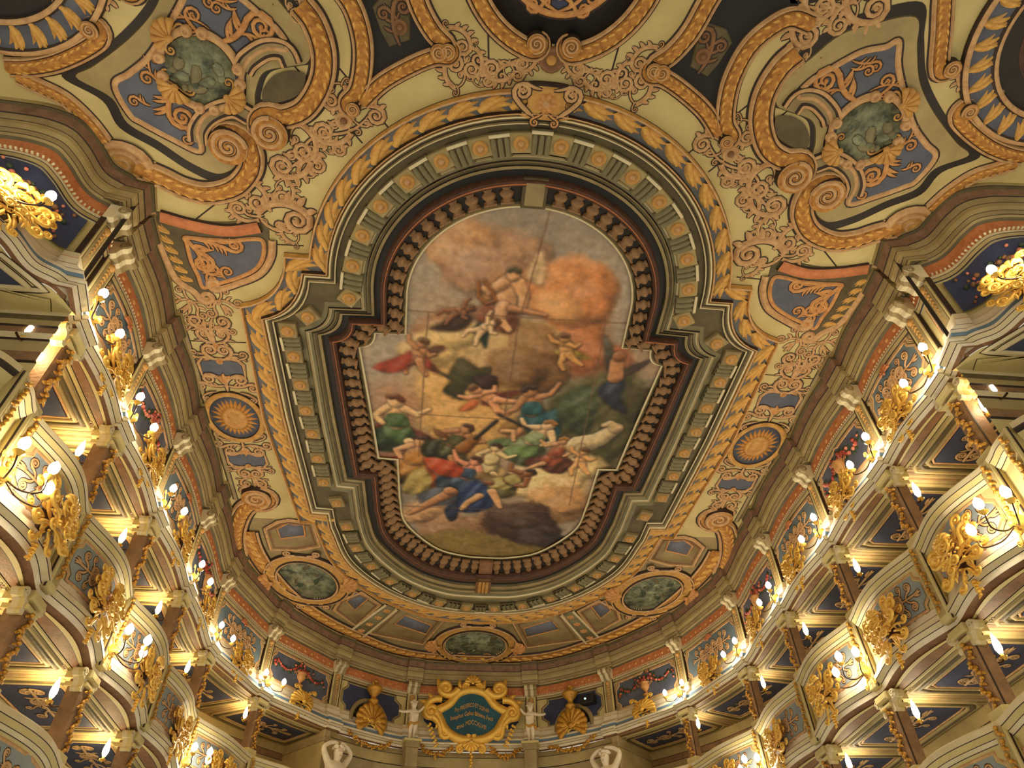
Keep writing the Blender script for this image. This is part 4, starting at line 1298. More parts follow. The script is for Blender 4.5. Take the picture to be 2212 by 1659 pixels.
# --- arabesque chains with sunburst along both sides
SUN = (6.80, 13.62)
def mk_sunring(g):
    prof_sweep(g, ellipse(SUN, .68, .86, 44), [(-.085, .004), (-.075, .06), (-.04, .08), (0, .09), (.04, .08), (.075, .06), (.085, .004)], [1, 0, 0, 0, 0, 1], True)
    for a in (.7, 2.44, 3.84, 5.58):
        c = (SUN[0] + .72 * math.cos(a), SUN[1] + .92 * math.sin(a))
        s = 1 if math.cos(a) * math.sin(a) > 0 else -1
        t = (c[0] + .1 * math.cos(a), c[1] + .22 * math.sin(a))
        curl(g, (SUN[0] + .78 * math.cos(a * 1.0 + .5 * s), SUN[1] + .98 * math.sin(a + .5 * s)), t, .2 * s, .1, -s, .05, None, 1.4, .025, 2, 1, .03)
both('sunburst_ring', mk_sunring, ['ochre', 'line', 'tan'])
def mk_sundisc(g):
    plate(g, ellipse(SUN, .62, .79, 36), .01, .03, 0)
both('sunburst_ground', mk_sundisc, ['blue'])
def mk_sunc(g):
    lathe(g, [(.32, 0), (.31, .05), (.22, .07), (.19, .03), (.15, .07), (.001, .09)], 20, SUN, [0, 0, 1, 0, 0], .03, 1.0, 1.25)
both('sunburst_boss', mk_sunc, ['ochre', 'orange'])
g = G(); tube(g, [(0, .0), (.0, .12), (0, .27)], np.array([.055, .045, .006]), 0, .8, 0, 0, 0, 5); RAY = mesh('sun_ray', g, ['goldpaint'])
for sx in SIDES:
    for k in range(24):
        a = 2 * PI * k / 24
        x = .30 * math.cos(a); y = .39 * math.sin(a)
        obj('sun_ray', RAY, CEIL, cmat(sx * (SUN[0] + x), SUN[1] + y, (math.atan2(y * 1.3, x) - PI / 2) if sx > 0 else PI / 2 - math.atan2(y * 1.3, x), .03))
ax = 6.80
for vs in (1, -1):
    def Y_(dy): return 13.62 - vs * dy
    poly = [(ax - .5, Y_(1.42)), (ax + .5, Y_(1.42)), (ax + .52, Y_(1.85)), (ax + .38, Y_(2.05)), (ax, Y_(2.0)), (ax - .38, Y_(2.05)), (ax - .52, Y_(1.85))]
    field('chain_panel', poly, ['blue'], .004, .01, 0, False)
    def mk_chain(g):
        tube(g, np.array(poly), .04, .01, .9, .02, 0, 1, 5, True)
        for s in (-1, 1):
            curl(g, (ax, Y_(.95)), (ax + s * .30, Y_(1.5)), -.4 * s * vs, .16, s * vs, .055, None, 1.5, .025, h0=.02, leaf=1)
            curl(g, (ax, Y_(1.15)), (ax + s * .52, Y_(1.2)), .3 * s * vs, .15, s * vs, .055, None, 1.4, .025, h0=.01, leaf=3)
            curl(g, (ax + s * .05, Y_(2.0)), (ax + s * .32, Y_(2.25)), .3 * s * vs, .17, -s * vs, .055, None, 1.6, .025, h0=.02, leaf=3)
            curl(g, (ax + s * .3, Y_(2.05)), (ax + s * .62, Y_(2.1)), .3 * s * vs, .1, -s * vs, .045, None, 1.3, .025, h0=.01, leaf=2)
            curl(g, (ax, Y_(2.5)), (ax + s * .34, Y_(2.72)), .3 * s * vs, .15, -s * vs, .05, None, 1.4, .025, h0=.01, leaf=2)
            curl(g, (ax, Y_(2.95)), (ax + s * .4, Y_(3.05)), .3 * s * vs, .15, -s * vs, .05, None, 1.4, .025, h0=.01, leaf=2)
            leaflet(g, (ax, Y_(2.4)), (ax + s * .1, Y_(3.3)), .05, .02)
    both('chain_arabesque', mk_chain, ['tan', 'line'])
    def mk_chainbud(g):
        for s in (-.7, 0, .7):
            leaflet(g, (ax, Y_(1.25)), (ax + .22 * math.sin(s), Y_(1.25 + .3 * math.cos(s))), .055, .01, 0, 1, .02)
        rosette(g, (ax, Y_(2.42)), .09, 0, 0, .01)
        rosette(g, (ax, Y_(1.95)), .08, 0, 0, .03)
    both('chain_bud', mk_chainbud, ['orange', 'line'])
# pale moulding along the wall side of the chains
def mk_wl(g):
    for off in (0.0,):
        tube(g, np.array([(7.42, 10.2), (7.43, 17.2)]), .05, .004, .8, .03, 0, 1)
both('field_moulding', mk_wl, ['olive', 'line'])

# --- coffered zone over the back of the hall
ZB = [(4.61, 19.66)]
EDGE = run(range(17), -.06)
eR = EDGE[(EDGE[:, 0] >= 0) & (EDGE[:, 1] > 18.0)]
inner = frame_at(3.03)
iR = inner[(inner[:, 1] > 18.1) & (inner[:, 0] < 5.7)]
polyz = np.vstack([iR, eR[::-1]])
field('coffer_ground', polyz, ['olive'], .003, .005, 0, False)
# gilt outer band, scalloped
OB = run(range(17), .42)
OB = OB[(OB[:, 0] >= 0) & (OB[:, 1] > 18.6)]
for sx in SIDES:
    g = G()
    prof_sweep(g, OB, [(-.36, .004), (-.34, .08), (-.27, .1), (-.23, .06), (0, .08), (.23, .06), (.27, .1), (.34, .08), (.36, .004)], [2, 0, 2, 1, 1, 2, 0, 2])
    cb = cpart('coffer_border', g, ['tan', 'goldpaint', 'line'], sx)
    rs_ = resample(OB, int(length(OB) / .4))
    for k in range(1, len(rs_) - 1):
        d = rs_[k + 1] - rs_[k - 1]; an = math.atan2(d[1], d[0]); an = an if sx > 0 else PI - an
        obj('border_leaf', LEAF[sx], cb, cmat(sx * rs_[k][0], rs_[k][1], an, .06, .85) @ Matrix.Rotation(-.5 * sx, 4, 'Z'))
VB = [(7.85, 20.11), (7.76, 19.14), (7.52, 18.24), (7.13, 17.48), (6.69, 17.35)]
scroll_band(VB, .3, (.42, 1, 1.9))
def coffer(pts, blue, name='coffer'):
    P = np.asarray(pts, float); B = np.asarray(blue, float)
    for sx in SIDES:
        g = G()
        plate(g, P, .005, .05, 1, .03, 2)
        N = len(P)
        tube(g, P, .06, .03, .9, .03, 3, 4, 5, True)
        Q = grow(P, .84); tube(g, Q, .035, .05, .9, .0, 5, 4, 4, True)
        o = cpart(name, g, ['olive', 'olive', 'dark_olive', 'tan', 'line', 'brown'], sx)
        g = G(); plate(g, B, .05, .056, 0, 0, 0); tube(g, B, .035, .05, .9, .02, 1, 2, 5, True)
        cpart('coffer_panel', g, ['slate_blue', 'orange', 'line'], sx, parent=o)
coffer([(1.26, 24.15), (2.84, 23.08), (4.01, 25.36), (2.0, 26.17)], [(1.7, 24.55), (2.66, 23.81), (3.05, 24.52), (1.9, 25.27)])
coffer([(3.53, 23.15), (4.12, 22.3), (4.91, 22.93), (5.17, 23.63), (4.46, 24.81)], [(3.9, 22.66), (4.33, 22.23), (4.69, 22.95), (4.41, 23.56)])
coffer([(6.82, 18.64), (6.38, 18.23), (6.05, 18.1), (5.35, 18.2), (5.25, 19.47), (5.98, 19.76), (6.81, 19.77)], [(6.45, 18.56), (6.07, 18.23), (5.88, 18.3), (5.63, 18.28), (5.64, 18.88), (6.41, 19.11)])
# rib with flowers between the coffers
RIB = [(2.91, 23.37), (3.29, 23.05), (4.62, 25.06), (4.24, 25.61)]
def mk_rib(g):
    plate(g, RIB, .005, .07, 0, .02, 2)
    a, b = (np.array(RIB[0]) + RIB[1]) / 2, (np.array(RIB[2]) + RIB[3]) / 2
    for t in (.15, .4, .65, .9):
        p = a + (b - a) * t; rosette(g, p, .15, 1, 1, .07, petals=6)
    tube(g, np.array([RIB[0], RIB[3]]), .05, .06, .9, 0, 3, 2); tube(g, np.array([RIB[1], RIB[2]]), .05, .06, .9, 0, 3, 2)
both('coffer_rib', mk_rib, ['green_grey', 'orange', 'line', 'pale'])
# oval medallions
def medallion(c, rx, ry, rot, sides, name='oval_medallion'):
    for sx in sides:
        g = G()
        P = ellipse(c, rx * 1.22, ry * 1.2, 56, rot=rot)
        w = .25
        prof_sweep(g, P, [(-w, .004), (-w * .9, .1), (-w * .65, .12), (-w * .5, .07), (0, .12), (w * .5, .07), (w * .65, .12), (w * .9, .1), (w, .004)], [2, 0, 2, 1, 1, 2, 0, 2], True)
        fr = cpart(name, g, ['tan', 'ochre', 'line'], sx, label='gilt oval frame around a green-grey painted scene')
        g = G(); bp = ellipse(c, rx * 1.02, ry * 1.02, 64, rot=rot)
        for q in bp: lathe(g, [(.035, 0), (.025, .03), (.001, .04)], 6, q, 0, .03)
        cpart('bead_ring', g, ['pale'], sx, parent=fr)['kind'] = 'stuff'
        g = G(); plate(g, ellipse(c, rx, ry, 44, rot=rot), .01, .03, 0)
        pan = cpart('medallion_scene', g, ['grisaille'], sx, parent=fr)
        g = G()
        r = random.Random(int(c[0] * 10))
        for k in range(12):
            a = r.random() * 6.28; q = r.random() ** .5 * .6
            p = (c[0] + rx * q * math.cos(a), c[1] + ry * q * math.sin(a))
            e = (p[0] + r.uniform(-.35, .35), p[1] - r.uniform(.1, .5))
            leaflet(g, p, e, .08, .0, k % 3, 2, .03, .5)
            if k < 5: lathe(g, [(.08, 0), (.05, .05), (.001, .06)], 8, e, 0, .03)
        cpart('painted_relief', g, ['grisaille', 'dark_olive', 'leafgreen'], sx, parent=pan)
        g = G()
        for s in (-1, 1):
            for v in (-1, 1):
                p = (c[0] + s * rx * .12, c[1] + v * ry * 1.32); q = (c[0] + s * rx * .42, c[1] + v * ry * 1.34)
                curl(g, p, q, .2 * s * v, .14, s * v, .07, None, 1.5, .03, 0, 1, .08, leaf=2)
            p = (c[0] + s * rx * 1.25, c[1]);
            o = G(); shell(o, (0, 0), .5, n=6, m=2, h0=.05, hh=.3)
            g.merge(o, xf(p[0], p[1], 1.0, -s * PI / 2))
        cpart('medallion_scrolls', g, ['tan', 'line', 'orange'], sx, parent=fr)
medallion((0, 26.1), 1.15, 1.2, 0, (1,))
medallion((5.88, 21.65), .95, 1.2, .25, SIDES)
g = G()
for sx in (-1, 1):
    o = tuft(); g.merge(o, xf(sx * .0 + sx * 1.0, 27.25, .9, PI, h=.01))
cpart('medallion_foliage', g, ['orange', 'line'])
# seams between the ceiling boards
def seam(name, pts, sides=SIDES):
    for sx in sides:
        g = G(); tube(g, np.array(pts), .016, .0, .3, 0, 0, 0, 4); cpart(name, g, ['line'], sx)
for pts in ([(4.5, 8.3), (6.3, 8.35)], [(6.1, 11.05), (7.4, 11.1)], [(6.1, 14.7), (7.4, 14.7)], [(3.2, 6.0), (5.2, 3.6)], [(1.0, 4.75), (1.3, 1.5)], [(4.9, 6.5), (7.4, 8.6)], [(2.7, 5.7), (3.6, 4.6)]):
    seam('board_seam', pts)

# ------------------------------------------------------------ attic wall: cornice, frieze, painted panels, pilasters, ledge
WALLS = {'right': list(range(0, 6)), 'back': list(range(6, 11)), 'left': list(range(11, 17))}
ATT_B = 0.10
def profile_part(name, prof, parent, bays=None, stage=0, bulge=ATT_B, label=None, root=False):
    """prof: list of (d, z, material of strip below)"""
    mats = []
    for p in prof[:-1]:
        if p[2] not in mats: mats.append(p[2])
    plans = []
    for p in prof:
        R = run(bays, p[0], bulge)
        if stage:
            S = stage_run(stage, p[0] * .8)
            if stage > 0: R = np.vstack([S[::-1], R])
            else: R = np.vstack([R, S])
        plans.append(R)
    g = G(); wall_skin(g, plans, [p[1] for p in prof], [mats.index(p[2]) for p in prof[:-1]])
    me = mesh(name, g, mats, smooth=False)
    return obj(name, me, parent, None, label)
CORNICE = [(.04, 13.62, 'khaki'), (.04, 13.49, 'line'), (.03, 13.475, 'dark_olive'), (-.01, 13.42, 'mauve_brown'), (-.03, 13.30, 'mauve_brown'), (-.04, 13.22, 'line'), (-.06, 13.20, 'olive'), (-.09, 13.06, 'line'), (-.10, 13.05, 'khaki'), (-.10, 12.95, 'khaki'), (-.14, 12.86, 'line'), (-.15, 12.85, 'olive'), (-.18, 12.76, 'line'), (-.19, 12.75, 'khaki'), (-.22, 12.70, 'dark_olive'), (-.28, 12.66, 'shade')]
FRIEZE = [(-.28, 12.68, 'red'), (-.27, 12.36, 'red'), (-.27, 12.33, 'red')]
ARCHI = [(-.27, 12.33, 'line'), (-.25, 12.32, 'pale'), (-.23, 12.24, 'line'), (-.24, 12.23, 'khaki'), (-.26, 12.16, 'line'), (-.29, 12.145, 'line')]
FIELD = [(-.30, 12.15, 'cream'), (-.30, 11.12, 'cream')]
LEDGE = [(-.30, 11.13, 'line'), (-.285, 11.12, 'pale'), (-.27, 11.0, 'orange'), (-.26, 10.985, 'white_plaster'), (-.24, 10.84, 'line'), (-.23, 10.83, 'white_plaster'), (-.17, 10.78, 'white_plaster'), (-.09, 10.73, 'line'), (-.08, 10.72, 'white_plaster'), (-.06, 10.645, 'sky_blue'), (-.03, 10.555, 'line'), (-.02, 10.545, 'pale'), (.05, 10.50, 'white_plaster'), (.06, 10.43, 'line'), (.05, 10.42, 'pale'), (-.03, 10.37, 'line'), (-.04, 10.36, 'white_plaster'), (-.08, 10.29, 'brown'), (-.14, 10.25, 'brown')]
BLOCK_X = .34
for side, bays in WALLS.items():
    st = 1 if side == 'right' else (-1 if side == 'left' else 0)
    root = profile_part('wall_' + side, FIELD, None, bays, st)
    root['kind'] = 'structure'
    root['label'] = 'painted attic wall band below the ceiling, %s side of the hall' % side
    WALLS[side] = (bays, root)
    profile_part('cornice', CORNICE, root, bays, st, label='stepped olive and brown cornice')
    profile_part('frieze', FRIEZE, root, bays, st, label='red-brown frieze')
    profile_part('architrave', ARCHI, root, bays, st)
    profile_part('ledge', LEDGE, root, bays, st, label='pale stepped ledge with a blue band')
    # bead row under the frieze
    g = G()
    for i in bays:
        n = int(BAYL[i] / .085); f = bay_map(i, -.27, ATT_B); o = G()
        for k in range(n):
            u = -BAYL[i] / 2 + (k + .5) * BAYL[i] / n
            if abs(abs(u) - BAYL[i] / 2) < .2: continue
            box(o, u - .02, u + .02, 12.345, 12.38, 0, .025, 0, .008)
        if o.n: g.merge(o, f)
    b = part('bead_row', g, ['pale'], root, None, False); b['kind'] = 'stuff'
    # carved leaf bosses on the frieze
    for i in bays:
        n = int((BAYL[i] - .5) / .3); o = G(); f = bay_map(i, -.275, ATT_B)
        if n < 1: continue
        for k in range(n):
            u = -(n - 1) * .15 + k * .3
            lathe(o, [(.06, 0), (.05, .015), (.001, .025)], 6, (u, 12.52), 0, 0)
        part('frieze_bosses', o, ['orange'], root, f)['kind'] = 'stuff'

def console(g, w, prof, ridges=(1, .9, 1, .9, 1), m=0, m2=1, x0=0.0):
    """S-shaped bracket: profile (out, y) extruded sideways with shallow flutes"""
    n = len(ridges); K = len(prof); V = []
    xs = np.linspace(-w / 2, w / 2, n)
    for x, r in zip(xs, ridges):
        for z, y in prof: V.append((x0 + x, y, z * r))
    F = []; M = []
    for i in range(n - 1):
        for k in range(K - 1):
            F.append((i * K + k, (i + 1) * K + k, (i + 1) * K + k + 1, i * K + k + 1)); M.append(m2 if i % 2 else m)
    F.append(tuple(range(K))); M.append(m); F.append(tuple((n - 1) * K + k for k in range(K))); M.append(m)
    g.add(V, F, M)
CAPPROF = [(0, .2), (.30, .2), (.36, .15), (.37, .06), (.33, 0), (.24, -.02), (.2, -.08), (.17, -.16), (.1, -.2), (0, -.2)]
def side_volute(g, x, c, R, s, m):
    """spiral on the cheek of a bracket"""
    P = [(R * (1 - .8 * t) * math.cos(t * 9.4), R * (1 - .8 * t) * math.sin(t * 9.4)) for t in np.linspace(0, 1, 22)]
    o = G(); tube(o, P, np.linspace(.028, .014, 22), 0, .9, 0, m, m, 4)
    V = o.verts()
    o.v = [np.stack([np.full(len(V), x) + s * V[:, 2], c[1] + V[:, 1], c[0] + V[:, 0]], 1)]
    g.merge(o)
# meshes shared by all pilasters
g = G()
box(g, -.19, .19, -.62, .56, 0, .10, 0, .02)
box(g, -.12, .12, -.56, .5, .10, .11, 1, .0)
box(g, .19, .215, -.62, .6, 0, .09, 2); box(g, -.215, -.19, -.62, .6, 0, .09, 2)  # dark side strips, the shadow gap beside the pilaster put into colour
PIL = mesh('pilaster', g, ['cream', 'olive', 'line'], smooth=False)
g = G()
for k in range(9):
    y = .42 - k * .1
    w = .07 * (1 - .07 * k)
    leaflet(g, (0, y), (-w, y - .09), w * .5, 0, 0, 0, .10); leaflet(g, (0, y), (w, y - .09), w * .5, 0, 0, 0, .10)
lathe(g, [(.085, 0), (.07, .06), (.001, .1)], 8, (0, .47), 0, .10)
DROP = mesh('husk_drop', g, ['ochre'])
g = G(); console(g, .46, CAPPROF); side_volute(g, -.23, (.25, .08), .1, -1, 1); side_volute(g, .23, (.25, .08), .1, 1, 1)
CAP = mesh('scroll_capital', g, ['pale', 'olive'], smooth=False)
def block_mesh(name, prof, w, dd):
    g = G(); mats = []
    pts = [(p[0] + dd, p[1]) for p in prof]
    for p in prof[:-1]:
        if p[2] not in mats: mats.append(p[2])
    K = len(pts); V = []
    for x in (-w / 2, w / 2):
        for d, z in pts: V.append((x, z - 12.0, d + .3))
    F = [(k, k + 1, K + k + 1, K + k) for k in range(K - 1)]
    g.add(V, F, [mats.index(p[2]) for p in prof[:-1]])
    for x in (-w / 2, w / 2):
        V = [(x, z - 12.0, d + .3) for d, z in pts] + [(x, pts[-1][1] - 12, -.1), (x, pts[0][1] - 12, -.1)]
        for k in range(K - 1):
            g.add([V[k], V[k + 1], (x, V[k + 1][1], -.1), (x, V[k][1], -.1)], [(0, 1, 2, 3)], mats.index(prof[k][2]))
    return mesh(name, g, mats, smooth=False)
CBLK = block_mesh('cornice_block', CORNICE, .62, .13)
LBLK = block_mesh('ledge_block', LEDGE, .56, .12)
for k in range(18):
    side = 'right' if k <= 5 else ('left' if k >= 12 else 'back')
    root = WALLS[side][1]
    pil = obj('pilaster', PIL, root, node_frame(k, 11.68, -.30))
    obj('husk_drop', DROP, pil)
    obj('scroll_capital', CAP, root, node_frame(k, 12.48, -.28))
    obj('cornice_block', CBLK, root, node_frame(k, 12.0, -.30))
    obj('ledge_block', LBLK, root, node_frame(k, 12.0, -.30))

# painted panels in the bays
def notched(w, h, a=.16, b=.26):
    return np.array([(-w + a, -h), (-.14, -h), (0, -h - .07), (.14, -h), (w - a, -h), (w - a, -h + a * .7), (w, -h + b), (w, h - b), (w - a, h - a * .7), (w - a, h), (.14, h), (0, h + .07), (-.14, h), (-w + a, h), (-w + a, h - a * .7), (-w, h - b), (-w, -h + b), (-w + a, -h + a * .7)])
def shift(P, y): return np.asarray(P) + np.array([0, y])
def dense(P, n=110):
    P = np.asarray(P); P = np.vstack([P, P[:1]])
    out = []
    for a, b in zip(P[:-1], P[1:]):
        k = max(1, int(np.linalg.norm(b - a) / .12))
        out += [a + (b - a) * t / k for t in range(k)]
    return np.array(out)
ZP = 11.62
def panel_frame(i, root, blue):
    w = BAYL[i] / 2 - .32; h = .45
    f = bay_map(i, -.30, ATT_B)
    g = G(); colplate(g, shift(notched(w, h), ZP), .012, 0)
    pan = part('painted_panel', g, [blue], root, f, False)
    g = G()
    tube(g, dense(shift(notched(w + .03, h + .02), ZP)), .035, .0, .9, .015, 0, 1, 5, True)
    tube(g, dense(shift(notched(w + .13, h + .07), ZP)), .022, .0, .9, .012, 0, 1, 5, True)
    part('panel_frame', g, ['tan', 'line'], root, f)
    g = G()
    for sx in (-1, 1):
        for sy in (-1, 1):
            lathe(g, [(.07, 0), (.06, .04), (.03, .03), (.001, .05)], 10, (sx * (w + .08), ZP + sy * (h + .0)), 0, 0)
    part('corner_bosses', g, ['olive'], root, f)
    return pan, f, w, h
for i in range(17):
    r = i if i < 8 else 16 - i
    side = 'right' if i <= 5 else ('left' if i >= 11 else 'back')
    root = WALLS[side][1]
    if r == 0:
        f = bay_map(i, -.30, ATT_B * .2); w = BAYL[i] / 2 - .2
        g = G(); colplate(g, [(-w * .55, 11.25), (w * .55, 11.25), (w * .55, 12.0), (-w * .55, 12.0)], .012, 0, 6)
        part('painted_panel', g, ['blue'], root, f, False)
        g = G(); tube(g, np.array([(-w * .6, 11.22), (w * .6, 11.22), (w * .6, 12.03), (-w * .6, 12.03)]), .03, 0, .9, .015, 0, 1, 5, True)
        part('panel_frame', g, ['tan', 'line'], root, f)
    elif i == 8:
        f = bay_map(i, -.30, ATT_B)
        g = G(); colplate(g, shift(notched(1.7, .5), 11.6), .012, 0); part('painted_panel', g, ['deep_blue'], root, f, False)
    elif r in (1, 3, 5):
        pan, f, w, h = panel_frame(i, root, 'teal_blue')
        o = G(); a = arabesque(h * 1.0, w * .86, .014, .042)
        # lay the grotesque along the bay, twice mirrored about its middle
        g = G()
        for s in (-1, 1):
            a = arabesque(.41, .5, .014, .036)
            g.merge(a, xf(s * w * .42, ZP, 1.0, -s * PI / 2, h=.012))
        rosette(g, (0, ZP), .12, 0, 0, .012)
        for s in (-1, 1): curl(g, (0, ZP), (s * .12, ZP + .26), .2 * s, .08, -s, .035, None, 1.3, .014, h0=.012); curl(g, (0, ZP), (s * .12, ZP - .26), .2 * s, .08, s, .035, None, 1.3, .014, h0=.012)
        part('panel_arabesque', g, ['tan', 'line'], pan, f, label='pinkish tan arabesque')
        g = G(); shell(g, (0, ZP + .34), .2, n=6, m=0, h0=.01, hh=.4); part('panel_shell', g, ['red'], root, f)
    elif r in (2, 4, 6):
        pan, f, w, h = panel_frame(i, root, 'blue')
        g = G()
        spin(g, [(.001, -.36), (.13, -.35), (.13, -.31), (.05, -.27), (.05, -.2), (.14, -.12), (.17, -.02), (.15, .05), (.2, .09), (.001, .09)], 12, (0, ZP, .03), 0, 0, PI)
        for s in (-1, 1): curl(g, (s * .14, ZP - .05), (s * .24, ZP + .05), -.3 * s, .05, -s, .025, None, 1.2, .0, 0, 0, .05)
        part('painted_vase', g, ['orange'], pan, f)
        rr = random.Random(50 + i)
        g = G(); gl = G()
        for k in range(74):
            if k < 30: p = (rr.gauss(0, .2), ZP + .12 + abs(rr.gauss(0, .13)))
            else:
                s = 1 if k % 2 else -1; t = rr.random()
                p = (s * (.15 + t * (w - .2)), ZP + .28 - .34 * math.sin(PI * min(1, t * 1.05)) * .8 - (t > .85) * rr.random() * .35)
            ball(g, (p[0], p[1], .03), rr.uniform(.03, .06), rr.choice((0, 0, 1)), 6)
            for q in range(2):
                a = rr.random() * 6.28; l = rr.uniform(.1, .17)
                leaflet(gl, p, (p[0] + l * math.cos(a), p[1] + l * math.sin(a)), .04, 0, 0, 0, .012, .7)
        part('painted_foliage', gl, ['leafgreen'], pan, f)['kind'] = 'stuff'
        part('painted_flowers', g, ['flower_red', 'flower_pink'], pan, f)['kind'] = 'stuff'
    else:
        f = bay_map(i, -.30, ATT_B); w = BAYL[i] / 2 - .4
        g = G(); colplate(g, shift(notched(w, .46, .2, .3), 11.63), .012, 0); part('painted_panel', g, ['deep_blue'], root, f, False)
        g = G(); tube(g, dense(shift(notched(w + .03, .48, .2, .3), 11.63)), .035, 0, .9, .015, 0, 1, 5, True); part('panel_frame', g, ['olive', 'line'], root, f)
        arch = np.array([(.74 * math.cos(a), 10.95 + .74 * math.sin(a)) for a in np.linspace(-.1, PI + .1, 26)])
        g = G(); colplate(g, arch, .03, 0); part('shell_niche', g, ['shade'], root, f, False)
        g = G(); tube(g, arch, .085, .01, 1.2, .02, 0, 1); part('niche_arch', g, ['olive', 'line'], root, f)

# dark vertical pier where the hall meets the stage boxes
for sx in SIDES:
    g = G()
    V = []
    for z in (10.6, 13.3):
        V += [(sx * 7.27, 7.28, z), (sx * 7.24, 7.25, z), (sx * 7.28, 7.21, z), (sx * 7.34, 7.25, z)]
    g.add(V, [(0, 1, 5, 4), (1, 2, 6, 5), (2, 3, 7, 6), (3, 0, 4, 7), (0, 1, 2, 3), (4, 5, 6, 7)], 0)
    part('edge_strip', g, ['shade'], WALLS['right' if sx > 0 else 'left'][1], None, False)
# painted flower piece on the curved stage-side bays
for sx in SIDES:
    S = stage_run(sx, -.2)
    Ls = np.concatenate([[0], np.cumsum(np.linalg.norm(np.diff(S, axis=0), axis=1))])
    Nn = stage_run(sx, .8) - S; Nn /= np.linalg.norm(Nn, axis=1)[:, None]
    def smap(V, S=S, Ls=Ls, Nn=Nn):
        x = np.interp(V[:, 0], Ls, S[:, 0]) + np.interp(V[:, 0], Ls, Nn[:, 0]) * V[:, 2]
        y = np.interp(V[:, 0], Ls, S[:, 1]) + np.interp(V[:, 0], Ls, Nn[:, 1]) * V[:, 2]
        return np.stack([x, y, V[:, 1]], 1)
    root = WALLS['right' if sx > 0 else 'left'][1]
    us = np.linspace(.35, 2.6, 16)
    top = [(u, 12.05) for u in us]; bot = [(u, 11.2) for u in us[::-1]]
    g = G(); P = np.array(top + bot); colplate(g, P, .02, 0)
    pan = part('painted_panel', g, ['deep_blue'], root, smap, False)
    g = G(); rr = random.Random(9)
    for k in range(44):
        p = (rr.uniform(.5, 2.5), 11.62 + rr.gauss(0, .2)); ball(g, (p[0], max(11.25, min(12, p[1])), .04), rr.uniform(.03, .06), rr.choice((0, 1, 2)), 6)
    part('painted_flowers', g, ['brown', 'flower_pink', 'leafgreen'], pan, smap)['kind'] = 'stuff'
    g = G()
    for u in np.linspace(.3, 2.9, 34): box(g, u - .017, u + .017, 12.345, 12.375, -.02, .045, 0, .008)
    part('bead_row', g, ['pale'], root, smap, False)['kind'] = 'stuff'

